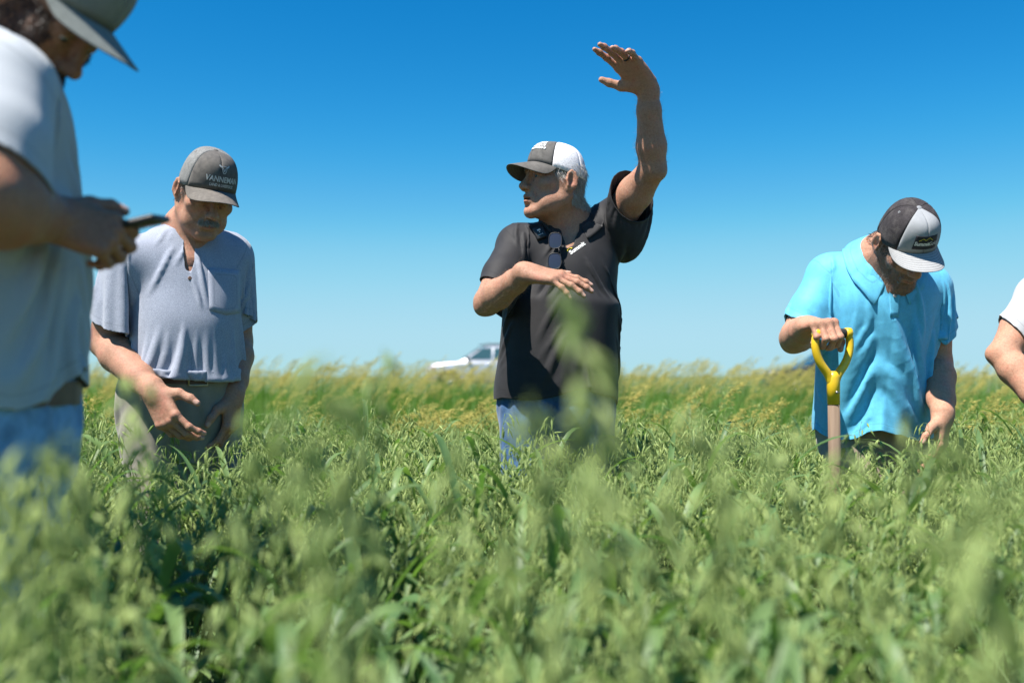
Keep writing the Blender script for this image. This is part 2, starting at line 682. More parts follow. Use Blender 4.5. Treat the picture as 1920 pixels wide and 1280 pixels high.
def drape(v, f, field, scale, pins, steps=80, its=5, off=.005, g=7.0, bend=.12, mu=.5, shear=.6, seed=0, damp=.97, wind=None, rest=None):
    """position-based cloth: hang the sheet v,f on the body field; scale(edge vectors, edge midpoints) sets the extra cloth"""
    n = len(v)
    e = edges_of(f)
    dg = np.concatenate([f[:, [0, 2]], f[:, [1, 3]]])
    em = {}
    bp = []
    fl = f.tolist()
    for q in fl:
        for i in range(4):
            a, b = q[i], q[(i + 1) % 4]
            c, d = q[(i + 2) % 4], q[(i + 3) % 4]     # quad a b c d: across edge ab lie d (by a) and c (by b)
            key = (a, b) if a < b else (b, a)
            far = (d, c) if a < b else (c, d)
            if key in em:
                o = em[key]
                bp.append((o[0], far[0])); bp.append((o[1], far[1]))
            else:
                em[key] = far
    bp = np.array(bp)
    bp = bp[bp[:, 0] != bp[:, 1]]
    con = np.concatenate([e, dg, bp])
    stf = np.concatenate([np.full(len(e), 1.), np.full(len(dg), shear), np.full(len(bp), bend)])
    typ = np.concatenate([np.zeros(len(e)), np.zeros(len(dg)), np.ones(len(bp))])
    rv = v if rest is None else rest
    d0 = rv[con[:, 0]] - rv[con[:, 1]]
    L = np.linalg.norm(d0, axis=1) * scale(d0, .5 * (rv[con[:, 0]] + rv[con[:, 1]]))
    # greedy colouring so that no two constraints of a batch share a vertex
    used = [0] * n
    colr = np.zeros(len(con), int)
    for i, (a, b) in enumerate(con.tolist()):
        m = used[a] | used[b]
        low = ~m & (m + 1)
        c = low.bit_length() - 1
        colr[i] = c
        used[a] |= low; used[b] |= low
    w = np.ones(n, np.float32); w[pins] = 0
    batches = []
    F4 = np.float32
    for c in range(colr.max() + 1):
        s = np.flatnonzero(colr == c)
        i, j = con[s, 0], con[s, 1]
        ws = w[i] + w[j]
        ok = ws > 0
        s, i, j, ws = s[ok], i[ok], j[ok], ws[ok]
        if not len(s): continue
        sw = stf[s] / ws
        batches.append((i, j, L[s].astype(F4), (sw * w[i]).astype(F4), (sw * w[j]).astype(F4), np.where(typ[s] > 0, 0., 1e9).astype(F4)))
    rng = np.random.default_rng(seed)
    x = (v + rng.normal(0, .0012, v.shape) * w[:, None]).astype(F4)
    vel = np.zeros_like(x)
    # long-range tethers: no point may drift farther from its pin than the cloth between them allows
    import heapq
    el = np.linalg.norm(rv[e[:, 0]] - rv[e[:, 1]], axis=1) * scale(rv[e[:, 0]] - rv[e[:, 1]], .5 * (rv[e[:, 0]] + rv[e[:, 1]]))
    nb = [[] for _ in range(n)]
    for (a, b), l in zip(e.tolist(), el.tolist()):
        nb[a].append((b, l)); nb[b].append((a, l))
    dist = [1e9] * n
    src = list(range(n))
    hq = []
    for q in np.asarray(pins).tolist():
        dist[q] = 0.; hq.append((0., q, q))
    heapq.heapify(hq)
    while hq:
        d_, q, s_ = heapq.heappop(hq)
        if d_ > dist[q]: continue
        src[q] = s_
        for (b, l) in nb[q]:
            nd_ = d_ + l
            if nd_ < dist[b]:
                dist[b] = nd_
                heapq.heappush(hq, (nd_, b, s_))
    dist = np.array(dist, np.float32) * np.float32(1.0)
    anchor = x[np.array(src)].copy()
    dt = 1 / 90.
    acc = (np.array([0, 0, -g]) if wind is None else np.array([0, 0, -g]) + np.asarray(wind)).astype(np.float32)
    dt = np.float32(dt); damp = np.float32(damp)
    for st in range(steps):
        vel = (vel + acc * dt) * damp * w[:, None]
        p = x + vel * dt
        for it in range(its):
            for (i, j, l0, wi, wj, cap) in batches:
                d = p.take(i, 0) - p.take(j, 0)
                l = np.sqrt(np.einsum('ij,ij->i', d, d)) + F4(1e-9)
                c = np.minimum(1 - l0 / l, cap)
                p[i] -= d * (c * wi)[:, None]
                p[j] += d * (c * wj)[:, None]
            if it % 3 == 2 or it == its - 1:
                ds, nn = field(p)
                pen = np.maximum(off - ds, 0) * w
                hit = pen > 0
                p += nn * pen[:, None]
                mv = p - x
                tg = mv - nn * (mv * nn).sum(1)[:, None]
                p = np.where(hit[:, None], p - tg * mu * .4, p).astype(np.float32)
            d = p - anchor
            l = np.sqrt(np.einsum('ij,ij->i', d, d)) + np.float32(1e-9)
            p = anchor + d * np.minimum(1, dist / l)[:, None]
        vel = (p - x) / dt
        sp = np.linalg.norm(vel, axis=1, keepdims=True)
        vel *= np.minimum(1, 2.0 / (sp + 1e-9))
        x = p
    return x.astype(float)
# ------------------------------------------------------------------ anatomy
def head_axes(yaw, pitch, roll=0):
    """rows: person's right, forward, up; yaw 0 looks at the camera, + turns to the picture's right"""
    y, p = R(yaw), R(pitch)
    f = V(math.sin(y) * math.cos(p), -math.cos(y) * math.cos(p), math.sin(p))
    r = unit(np.cross(f, V(0, 0, 1)))
    u = np.cross(r, f)
    a = R(roll)
    r, u = r * math.cos(a) + u * math.sin(a), u * math.cos(a) - r * math.sin(a)
    return np.array([r, f, u])


class Head:
    def __init__(s, c, yaw, pitch, roll=0, size=1., look=(0, 0), mouth=0., jowl=0., thin=1., eyes=1.):
        s.c = np.asarray(c); s.M = head_axes(yaw, pitch, roll); s.s = size
        s.mouth = mouth; s.jowl = jowl; s.thin = thin; s.eyes = eyes

    def w(s, x, y, z):
        return s.c + (np.array([x, y, z]) * s.s) @ s.M

    def loc(s, p):
        return ((np.asarray(p) - s.c) @ s.M.T) / s.s

    def prims(s, neck):
        w, M, S = s.w, s.M, s.s
        E = lambda c, r, k=.02, op='u', rot=None: ell(w(*c), np.array(r) * S, M if rot is None else rot @ M, k * S, op)
        C = lambda a, b, ra, rb, k=.02, op='u': cone(w(*a), w(*b), ra * S, rb * S, k * S, op)
        t = s.thin
        o = [E((0, -.009, .031), (.0745, .0910, .086)),
             E((0, .028, -.028), (.058 * t, .060, .082), .035),
             E((0, .048, .045), (.050, .032, .045), .025)]
        for x in (-1, 1):
            o += [C((x * .058, -.004, -.012), (x * .054, .000, -.062), .017, .016, .03),
                  C((x * .054, .0, -.062), (x * .020, .070, -.104), .017, .016, .028),
                  E((x * .049 * t, .056, -.020), (.020, .020, .018), .025)]
            if s.jowl:
                o.append(E((x * .043, .040, -.075), (.022, .026, .026), .03))
        o += [E((0, .076, -.104), (.021, .016, .016), .025),
              C((-.020, .087, .027), (-.046, .070, .026), .010, .009, .018),
              C((.020, .087, .027), (.046, .070, .026), .010, .009, .018),
              E((0, .089, .024), (.016, .008, .012), .015),
              E((0, .076, -.058), (.030, .019, .026), .025)]
        for x in (-1, 1):
            o += [E((x * .0325, .1005, .003), (.021, .019, .0135), .014, 's'),
                  E((x * .0325, .0745, .0085), (.0165, .0140, .0105), .006),
                  E((x * .0325, .0735, -.0055), (.0160, .0132, .0085), .006),
                  C((x * .020, .083, -.014), (x * .036, .078, -.016), .003, .003, .012)]
        o += [C((0, .090, .014), (0, .108, -.024), .0075, .0098, .012),
              E((0, .1125, -.0295), (.0135, .0125, .0115), .010)]
        for x in (-1, 1):
            o += [E((x * .0135, .1005, -.0345), (.0085, .0115, .0085), .008),
                  E((x * .0075, .105, -.0425), (.0042, .0065, .0045), .004, 's'),
                  # fold from the nose wing to the mouth corner
                  C((x * .0205, .095, -.034), (x * .034, .082, -.064), .0026, .0022, .010, 's')]
        for x in (-1, 1):
            for dz in (-.006, .003, .011):
                o.append(C((x * .052, .064, .002 + dz * .6), (x * .062, .048, .001 + dz * 1.7), .0010, .0008, .004, 's'))
            o.append(C((x * .046, .066, -.030), (x * .050, .050, -.066), .0016, .0012, .010, 's'))
            o.append(C((x * .022, .084, -.010), (x * .040, .075, -.016), .0012, .0010, .006, 's'))
        m = s.mouth
        o += [C((-.021, .0875, -.0650), (0, .0990, -.0605), .0048, .0062, .009),
              C((.021, .0875, -.0650), (0, .0990, -.0605), .0048, .0062, .009),
              C((-.018, .0870, -.0735 - m), (0, .0955, -.0745 - m), .0048, .0066, .009),
              C((.018, .0870, -.0735 - m), (0, .0955, -.0745 - m), .0048, .0066, .009),
              E((0, .0955, -.0675 - m * .5), (.023, .012, .0013 + m * .45), .003, 's'),
              E((0, .1000, -.0885), (.017, .011, .005), .012, 's')]
        for x in (-1, 1):   # ears
            a = R(x * 24)
            rot = np.array([[math.cos(a), math.sin(a), 0], [-math.sin(a), math.cos(a), 0], [0, 0, 1]])
            tl = R(-10)
            rot = rot @ np.array([[1, 0, 0], [0, math.cos(tl), math.sin(tl)], [0, -math.sin(tl), math.cos(tl)]])
            o += [E((x * .081, -.016, -.004), (.0065, .0195, .033), .008, 'u', rot),
                  E((x * .0865, -.012, .001), (.0062, .0115, .020), .005, 's', rot),
                  E((x * .079, -.010, -.028), (.0065, .010, .011), .006)]
            # rim of the ear
            for q in range(6):
                a0, a1 = R(-50 + q * 42), R(-50 + (q + 1) * 42)
                e = lambda an: (x * (.083 + .006 * (.5 - .5 * math.sin(an))), -.016 - .0175 * math.cos(an + .35), -.003 + .030 * math.sin(an + .35))
                o.append(C(e(a0), e(a1), .0036, .0036, .004))
        nb = np.asarray(neck)
        back = w(0, -.040, -.035)
        fr = w(0, .012, -.075)
        o += [cone(back, nb + V(0, 0, 0) - s.M[1] * 0 , .054 * S, .064, .03),
              cone(fr, nb + unit(V(s.M[1][0], s.M[1][1], 0)) * .018, .043 * S, .058, .035)]
        for x in (-1, 1):
            o.append(cone(w(x * .062, -.022, -.05), nb + unit(V(s.M[1][0], s.M[1][1], 0)) * .05 + s.M[0] * x * .018 - V(0, 0, .02), .012, .011, .018))
        return o

    def masks(s, v, beard=0., lipw=1., brow=True):
        l = s.loc(v)
        x, y, z = np.abs(l[:, 0]), l[:, 1], l[:, 2]
        g = lambda d, r: np.clip(1 - d / r, 0, 1)
        lip = g(np.sqrt((x / 1.9) ** 2 + ((z + .068) * 1.25) ** 2 + (y - .094) ** 2 * .6), .016) * lipw
        lip = np.clip(lip * 2.2, 0, 1)
        red = np.clip(lip + .35 * g(np.linalg.norm(l - V(0, .112, -.03), axis=1), .022) + .3 * g(np.hypot(x - .083, z + .0), .03) * (y < .02) * (x > .07), 0, 1)
        bd = np.zeros(len(v))
        if beard:
            bd = ((z < -.036) | ((x > .046) & (z < -.006)) | ((x > .056) & (z < .016))) & (y > -.014) & (z > -.13) & ((z < -.046) | (x > .03))
            ck = (np.hypot(x - .034, z + .022) < .020) | (lip > .3)
            bd = (bd & ~ck) * beard
            bd = bd.astype(float)
        hd = np.linalg.norm(l, axis=1) < .2
        return np.where(hd, red, 0), np.where(hd, bd, 0)


def axes_fn(f, n):
    f = unit(f); n = np.asarray(n, float)
    n = unit(n - f * np.dot(f, n))
    return f, n


class Hand:
    LEN = [(.046, .027, .022), (.050, .031, .022), (.047, .029, .022), (.037, .021, .020)]
    MCP = [(.030, .092), (.0095, .096), (-.0105, .091), (-.029, .083)]

    def __init__(s, wrist, f, n, side, curl, spread=(8, 2, -4, -11), thumb=((.55, .8, .25), (.8, .5, .3), (.9, .3, .3)), size=1.):
        s.f, s.n = axes_fn(f, n)
        s.t = np.cross(s.f, s.n) if side == 'R' else np.cross(s.n, s.f)
        s.w = np.asarray(wrist); s.S = size
        s.curl, s.spread, s.thumb = curl, spread, thumb
        s.tips = []
        s.joints = []

    def at(s, t, f, n=0.):
        return s.w + (s.t * t + s.f * f + s.n * n) * s.S

    def prims(s):
        S = s.S
        o = [ell(s.at(0, .052, .002), V(.046, .037, .0145) * S, np.array([s.f, s.t, s.n]), .016)]
        o += [cone(s.at(.004, -.012), s.at(.003, .022), .0285 * S, .026 * S, .02)]
        for i, (mt, mf) in enumerate(s.MCP):
            base = s.at(mt, mf)
            o.append(cone(s.at(mt * .62, .012, 0), base, .0155 * S, .0118 * S, .014))
            o.append(ell(base - s.n * .003 * S, V(.011, .011, .010) * S, None, .006))
            a = R(s.spread[i])
            d0 = s.f * math.cos(a) + s.t * math.sin(a)
            ang = 0
            p = base
            rr = [(.0102, .0092), (.0092, .0083), (.0083, .0066)]
            sc = (.96, 1., .97, .86)[i]
            js = [p]
            for q in range(3):
                ang += R(s.curl[i][q])
                d = d0 * math.cos(ang) + s.n * math.sin(ang)
                p2 = p + d * s.LEN[i][q] * S * (1 if q < 2 else .8)
                o.append(cone(p, p2, rr[q][0] * sc * S, rr[q][1] * sc * S, .005 if q else .007))
                if q:
                    o.append(ell(p + 0 * d, V(1, 1, 1) * rr[q][0] * sc * S * 1.04, None, .004))
                p = p2
                js.append(p)
            dors = d0 * math.sin(ang) - s.n * math.cos(ang)
            s.tips.append((p - d * .003 * S + dors * .0062 * S * sc, d, dors))
            s.joints.append(js)
        p = s.at(.020, .020, .006)
        rr = [(.0175, .0145), (.0128, .0112), (.0112, .0085)]
        ln = (.044, .034, .023)
        for q in range(3):
            tf = s.thumb[q]
            d = unit(s.f * tf[0] + s.t * tf[1] + s.n * tf[2])
            p2 = p + d * ln[q] * S
            o.append(cone(p, p2, rr[q][0] * S, rr[q][1] * S, .016 if q == 0 else .006))
            p = p2
        dors = unit(np.cross(d, np.cross(s.t * .6 - s.n, d)))
        s.tips.append((p - d * .002 + dors * .007 * S, d, dors))
        return o

    def nails(s, v, nrm):
        m = np.zeros(len(v))
        for (p, d, dr) in s.tips:
            q = v - p
            a = q @ d
            r = np.linalg.norm(q, axis=1)
            m = np.maximum(m, ((r < .0085 * s.S) & (nrm @ dr > .45)) * 1.)
        return m


def arm_prims(sh, el, wr, r=(.058, .052, .046, .047, .031), k=.03, elbow=None):
    """r: shoulder, upper-arm end, elbow, forearm belly, wrist"""
    sh, el, wr = map(np.asarray, (sh, el, wr))
    mid = el + (wr - el) * .28
    up = sh + (el - sh) * .55
    o = [cone(sh, up, r[0], r[1] * 1.04, k), cone(up, el, r[1] * 1.04, r[2] * .88, k),
         cone(el, mid, r[2] * .90, r[3], k), cone(mid, el + (wr - el) * .72, r[3], r[4] * 1.22, k),
         cone(el + (wr - el) * .72, wr, r[4] * 1.22, r[4] * .93, k)]
    # point of the elbow: away from the fold
    bis = unit(unit(el - sh) + unit(el - wr)) if np.linalg.norm(unit(el - sh) + unit(el - wr)) > .15 else V(0, 1, 0)
    o.append(cone(el + bis * .006, el + bis * (r[2] * .62), r[2] * .55, r[2] * .34, .022))
    return o


BODY_SECS = [(-.16, .06, .07), (-.10, .155, .105), (0, .172, .115), (.12, .160, .110), (.24, .158, .112), (.36, .172, .118), (.46, .172, .108), (.53, .12, .085), (.58, .065, .06)]


def ring_faces(nr, nc):
    return [(i * nc + j, i * nc + (j + 1) % nc, (i + 1) * nc + (j + 1) % nc, (i + 1) * nc + j) for i in range(nr - 1) for j in range(nc)]


def finish_cloth(o, thick=.0025, sub=1):
    md = o.modifiers.new('sub', 'SUBSURF'); md.levels = sub; md.render_levels = sub
    md = o.modifiers.new('solid', 'SOLIDIFY'); md.thickness = thick; md.offset = 1
    return o


def plane_cut(c, n, rad, torso):
    """open end of a sleeve: beyond the plane, near the arm and outside the torso"""
    c = np.asarray(c); n = unit(n)

    def g(v):
        q = v - c
        d = q @ n
        near = np.linalg.norm(q - d[:, None] * n, axis=1) < rad
        ok = near & (d > -.06) & (d < .20) & (torso.f(v) > .0025)
        return np.where(ok, d, -1.), np.broadcast_to(n, v.shape)
    return g


def hem_cut(c, n):
    c = np.asarray(c); n = unit(n)
    return lambda v: ((v - c) @ n, np.broadcast_to(n, v.shape))


def neck_cut(c, axis, rx, ry, front, low, v_len=0., v_w=.03):
    """opening round the neck: an elliptic cylinder along axis, plus an open V down the front"""
    c = np.asarray(c); a = unit(axis)
    fr = unit(np.asarray(front) - a * np.dot(front, a)); sd = np.cross(fr, a)

    def g(v):
        q = v - c
        x, y, z = q @ sd, q @ fr, q @ a
        r = np.sqrt((x / rx) ** 2 + (y / ry) ** 2) + 1e-9
        d = (1 - r) * min(rx, ry)
        d = np.where(z > low, d, -1.)
        n = -(sd[None] * (x / rx / r)[:, None] + fr[None] * (y / ry / r)[:, None])
        if v_len:
            # z down from the front rim
            wz = v_w * np.clip((z + v_len) / v_len, 0, 1)
            dv = np.where((y > 0) & (z > -v_len) & (z < .03), wz - np.abs(x), -1.)
            use = dv > d
            d = np.where(use, dv, d)
            n = np.where(use[:, None], -np.sign(x)[:, None] * sd[None], n)
        return d, n
    return g


def bvh_of(v, f):
    return BVHTree.FromPolygons([tuple(p) for p in v], [tuple(q) for q in f])


def patch_on(bvh, c, right, up, normal, pts2, off=.0015, reach=.25):
    """lay flat points (in metres, right/up) onto a cloth surface along -normal"""
    out = []
    n = unit(normal)
    for (a, b) in pts2:
        p = np.asarray(c) + right * a + up * b
        h = bvh.ray_cast(Vector(p + n * reach), Vector(-n), reach * 2)
        if h[0] is None:
            out.append(out[-1] if out else p)
        else:
            nn = np.array(h[1]); nn = nn if nn @ n > 0 else -nn
            out.append(np.array(h[0]) + nn * off)
    return out


TEXTS = {}


def text_mesh(s, size, shear=0., space=1., bold=0.):
    if s not in TEXTS:
        TEXTS[s] = text_flat(s, 1., shear, space, bold / size)
    v, f = TEXTS[s]
    return v * size, f


def text_flat(s, size, shear=0., space=1., bold=0.):
    cu = bpy.data.curves.new('t', 'FONT')
    cu.body = s; cu.size = size; cu.align_x = 'CENTER'; cu.align_y = 'CENTER'
    cu.shear = shear; cu.space_character = space; cu.resolution_u = 3; cu.offset = bold
    ob = bpy.data.objects.new('t', cu)
    COL.objects.link(ob)
    dg = bpy.context.evaluated_depsgraph_get()
    me = ob.evaluated_get(dg).to_mesh()
    v = np.array([x.co[:] for x in me.vertices])
    f = [tuple(p.vertices) for p in me.polygons]
    ob.evaluated_get(dg).to_mesh_clear()
    bpy.data.objects.remove(ob); bpy.data.curves.remove(cu)
    return v, f


for s_, b_ in (('VANNEMAN', .02), ('LAND & LIVESTOCK', .03), ('Summit', .03), ('Gold', 0.)):     # evaluated while the scene is still empty
    TEXTS[s_] = text_flat(s_, 1., bold=b_)


def strands(name, roots, dirs, length, width, material, parent, seed=0, droop=.15, segs=2, jit=.35):
    rng = np.random.default_rng(seed)
    n = len(roots)
    d = dirs + rng.normal(0, jit, dirs.shape)
    d /= np.linalg.norm(d, axis=1, keepdims=True)
    L = length * rng.uniform(.6, 1.25, n)
    side = np.cross(d, rng.normal(0, 1, d.shape)); side /= np.linalg.norm(side, axis=1, keepdims=True)
    vs, fs = [], []
    k = segs + 1
    for i in range(k):
        t = i / segs
        c = roots + d * (L * t)[:, None] + np.array([0, 0, -1]) * (droop * L * t * t)[:, None]
        wd = width * (1 - .85 * t)
        vs.append(c - side * wd / 2); vs.append(c + side * wd / 2)
    vs = np.stack(vs, 1).reshape(-1, 3)
    base = np.arange(n) * 2 * k
    fs = np.concatenate([np.stack([base + 2 * i, base + 2 * i + 1, base + 2 * i + 3, base + 2 * i + 2], 1) for i in range(segs)])
    return mobj(name, vs, fs, material, parent, smooth=True)


# ------------------------------------------------------------------ caps
class Cap:
    """six-panel cap in head space: crown(phi, t), phi 0 = front, t 0 = rim .. 1 = button"""
    def __init__(s, head, rx=.0815, ry=.0985, H=.105, z0=.047, back=-.030, side=-.012, yc=-.004, up=.35, tilt=0.):
        s.h = head; s.rx, s.ry, s.H, s.z0, s.back, s.side, s.yc, s.up = rx, ry, H, z0, back, side, yc, up
        s.tilt = R(tilt)

    def loc(s, phi, t):
        f = (1 + math.cos(phi)) / 2
        zb = s.z0 + s.back * (1 - f) + s.side * math.sin(phi) ** 2
        a = t * math.pi / 2
        fr = max(0, math.cos(phi)) ** 1.5
        pr = math.cos(a) ** (.62 - s.up * .8 * fr * .5)
        pz = math.sin(a) ** (1.0 - .12 * fr)
        top = s.z0 + s.H - .004
        x = s.rx * math.sin(phi) * pr
        y = s.ry * math.cos(phi) * pr * (1 - .0 * fr)
        z = zb + (top - zb) * pz
        c, n = math.cos(s.tilt), math.sin(s.tilt)
        y, z = y * c - (z - .04) * n, .04 + y * n + (z - .04) * c
        return x, y + s.yc, z

    def w(s, phi, t, off=0.):
        p = s.h.w(*s.loc(phi, t))
        if off:
            p = p + s.nrm(phi, t) * off
        return p

    def nrm(s, phi, t):
        e = 1e-3
        t = min(t, .96)
        a = s.h.w(*s.loc(phi + e, t)) - s.h.w(*s.loc(phi - e, t))
        b = s.h.w(*s.loc(phi, t + e)) - s.h.w(*s.loc(phi, t - e if t > e else t))
        n = unit(np.cross(b, a))
        c = s.h.w(0, s.yc, .05)
        return n if n @ (s.h.w(*s.loc(phi, t)) - c) > 0 else -n

    def panel(s, p0, p1, name, m, parent, nphi=14, nt=16, groove=.0016, bulge=.0):
        rows = []
        at = []
        for i in range(nt + 1):
            t = math.sin(i / nt * math.pi / 2)
            row = []
            for j in range(nphi + 1):
                q = j / nphi
                ed = min(q, 1 - q)
                phi = p0 + (p1 - p0) * q
                o = -groove * (1 if ed < .001 else 0) + bulge * math.sin(math.pi * q) * math.sin(math.pi * min(1, t))
                row.append(s.w(phi, t, o + .001))
                at.append(.5 if name == 'front_panel' else min(ed * (p1 - p0) * .09, 1))
            rows.append(row)
        b = MB().grid(rows)
        return b.build(name, m, parent, solid=.0022, attrs={'edge': np.array([.5] * len(b.v)), 'seam': np.array(at) - .004})

    def visor(s, m, parent, length=.072, half=68, droop=.016, pitch=-8, name='visor', sq=2.0, fwd=None):
        nu, nv = 32, 12
        rows = []
        lines = []
        for j in range(nv + 1):
            v = j / nv
            row = []
            for i in range(nu + 1):
                u = -1 + 2 * i / nu
                phi = R(half) * u
                x, y, z = s.loc(phi, 0)
                x *= 1.004; y = (y - s.yc) * 1.004 + s.yc
                L = length * (1 - abs(u) ** sq) ** .5 if abs(u) < 1 else 0
                L = L + .004
                dx = x * (1 + .10 * v * (1 - abs(u) ** 6))
                dy = y + L * v * math.cos(R(pitch))
                dz = z + L * v * math.sin(R(pitch)) - droop * (x / .078) ** 2 * v * min(1, L / .03)
                row.append(s.h.w(dx, dy, dz))
                lines.append(((v * L * 1000) % 6.0) / 6.0 if v * L > .006 else .5)
            rows.append(row)
        b = MB().grid(rows)
        return b.build(name, m, parent, solid=.0032, sub=1, attrs={'rowl': np.array([1.0] * len(b.v)), 'vout': np.array([(k // (nu + 1)) / nv for k in range(len(b.v))])})

    def put(s, pts, phi0, t0, off=.0012):
        """map flat metres (x right as seen from the front, y up) onto the crown near (phi0, t0)"""
        S = s.h.s
        out = []
        rr = .5 * (s.rx + s.ry) * S
        hh = s.H * math.pi / 2 * .80 * S
        for p in pts:
            phi = phi0 - p[0] / rr
            t = t0 + p[1] / hh
            out.append(s.w(phi, max(.0, min(.97, t)), off + (p[2] if len(p) > 2 else 0)))
        return out
# ------------------------------------------------------------------ materials for people
M = {}
M['skin_tan'] = skin('tanned_skin', (.40, .222, .150), (.42, .19, .133), (.30, .27, .25))
M['skin_fair'] = skin('fair_skin', (.47, .26, .175), (.50, .225, .155), (.055, .045, .042))
M['skin_dark'] = skin('sunburnt_brown_skin', (.36, .185, .115), (.36, .155, .095), (.03, .022, .018))
M['eye'] = simple('eye_white', (.55, .50, .46), .25)
M['iris'] = simple('eye_iris', (.03, .03, .035), .15)
M['hair_grey'] = simple('grey_hair', (.42, .40, .37), .55, var=.35, scale=300)
M['hair_tache'] = simple('moustache_hair', (.31, .29, .26), .6, var=.4, scale=300)
M['hair_salt'] = simple('salt_and_pepper_hair', (.16, .145, .13), .55, var=.5, scale=300)
M['hair_dark'] = simple('dark_hair', (.022, .016, .013), .5, var=.3, scale=300)
M['hair_arm'] = simple('pale_arm_hair', (.42, .30, .20), .5)
M['black_shirt'] = fabric('black_jersey', (.019, .018, .020), .15, 30, .7, .2, .06, 900, .3, .022, .3)
M['grey_shirt'] = fabric('heather_grey_cotton', (.36, .39, .47), .06, 14, .95, .55, .25, 700, .35, .018, .1)
M['pale_shirt'] = fabric('pale_grey_cotton', (.40, .425, .45), .05, 12, .95, .15, .25, 700, .3, .020, .1)
M['blue_shirt'] = fabric('bright_blue_polyester', (.11, .47, .70), .08, 60, .65, .25, .08, 900, .25, .020, .35)
M['white_shirt'] = fabric('white_cotton', (.40, .405, .42), .03, 20, .9, 0, .2, 800, .25, .018, .15)
M['denim'] = fabric('blue_denim', (.046, .108, .225), .35, 28, .9, .35, .2, 600, .5, .016, .15)
M['denim_light'] = fabric('washed_light_denim', (.22, .38, .58), .30, 22, .9, .3, .2, 600, .5, .016, .15)
M['khaki'] = fabric('grey_khaki_twill', (.25, .225, .185), .12, 20, .9, .2, .2, 700, .35, .016, .15)
M['khaki_brown'] = fabric('brown_khaki_twill', (.30, .245, .18), .12, 20, .9, .2, .2, 700, .35, .016, .15)
M['leather'] = simple('brown_leather', (.095, .045, .025), .5, var=.3, scale=30, bmp=.3, bscale=200)
M['brass'] = simple('belt_buckle_metal', (.55, .48, .36), .35, 1)
M['boot'] = simple('work_boot_leather', (.11, .065, .04), .65, var=.3, scale=20, bmp=.3)
M['button'] = simple('brown_button', (.10, .06, .04), .35)
M['white_thread'] = simple('white_embroidery', (.75, .75, .73), .8, bmp=.4, bscale=1500)
M['yellow_thread'] = simple('yellow_embroidery', (.62, .52, .04), .8)
M['pale_thread'] = simple('silver_embroidery', (.50, .50, .49), .7, bmp=.4, bscale=1500)
M['black_plastic'] = simple('black_plastic', (.012, .012, .014), .5, var=.2)
M['rib_black'] = fabric('black_collar_rib', (.022, .021, .023), .1, 30, .8)


def cap_cloth(name, col, var=.15, rough=.9, dirt=None, lines=0., mesh=False):
    def bld(nt, b):
        b.inputs['Roughness'].default_value = rough
        b.inputs['Specular IOR Level'].default_value = .15
        c = ramp(nt, noise(nt, 60, 5, .65), [(.3, tuple(x * (1 - var) for x in col)), (.7, tuple(min(1, x * (1 + var)) for x in col))])
        if dirt:
            c = mixc(nt, math_(nt, 'MULTIPLY', ramp(nt, noise(nt, 16, 5, .7), [(.48, (0, 0, 0)), (.72, (1, 1, 1))]), .6), c, dirt)
        h = math_(nt, 'MULTIPLY', noise(nt, 1100, 2), .5)
        sm = math_(nt, 'LESS_THAN', math_(nt, 'ABSOLUTE', attr(nt, 'seam')), .0009)
        if lines:
            fr = math_(nt, 'FRACT', math_(nt, 'MULTIPLY', attr(nt, 'vout'), 8.0))
            ln = math_(nt, 'LESS_THAN', fr, .18)
            c = mixc(nt, math_(nt, 'MULTIPLY', ln, lines), c, tuple(x * .25 for x in col))
            h = math_(nt, 'SUBTRACT', h, ln)
        else:
            c = mixc(nt, math_(nt, 'MULTIPLY', sm, .3), c, tuple(x * .35 for x in col))
            h = math_(nt, 'SUBTRACT', h, sm)
        if mesh:
            vo = N(nt, 'ShaderNodeTexVoronoi', i_Scale=420.)
            tc = N(nt, 'ShaderNodeTexCoord'); nt.links.new(tc.outputs['Object'], vo.inputs['Vector'])
            hole = ramp(nt, vo.outputs['Distance'], [(.18, (.35, .35, .35)), (.42, (1, 1, 1))])
            c = mixc(nt, 1., c, hole, 'MULTIPLY')
            h = math_(nt, 'ADD', h, vo.outputs['Distance'])
        nt.links.new(c, b.inputs['Base Color'])
        bump(nt, b, h, .35, .001)
    return mat(name, bld)


M['cap_charcoal'] = cap_cloth('charcoal_cap_cloth', (.105, .098, .092), .2, dirt=(.17, .15, .13))
M['cap_charcoal_v'] = cap_cloth('charcoal_visor_cloth', (.15, .135, .12), .2, dirt=(.20, .175, .15), lines=.35)
M['cap_grey_mesh'] = cap_cloth('grey_cap_mesh', (.20, .20, .195), .2, mesh=True)
M['cap_slate'] = cap_cloth('slate_cap_cloth', (.105, .10, .095), .2, dirt=(.15, .14, .13))
M['cap_slate_v'] = cap_cloth('slate_visor_cloth', (.115, .108, .10), .2, dirt=(.16, .15, .14), lines=.3)
M['cap_white_mesh'] = cap_cloth('white_cap_mesh', (.80, .79, .82), .05, mesh=True)
M['cap_light'] = cap_cloth('light_grey_cap_cloth', (.29, .30, .315), .06)
M['cap_light_v'] = cap_cloth('light_grey_visor_cloth', (.34, .34, .345), .05, lines=.75)
M['cap_black_mesh'] = cap_cloth('black_cap_mesh', (.045, .04, .043), .3, dirt=(.12, .11, .10), mesh=True)
M['cap_olive'] = cap_cloth('grey_green_cap_cloth', (.20, .215, .20), .12)
M['cap_olive_v'] = cap_cloth('grey_green_visor_cloth', (.19, .205, .19), .12, lines=.2)
M['patch_black'] = simple('black_patch', (.012, .013, .02), .7, bmp=.3, bscale=1200)


def frame(yaw, pitch=0):
    a = head_axes(yaw, pitch)
    return a     # rows right, front, up


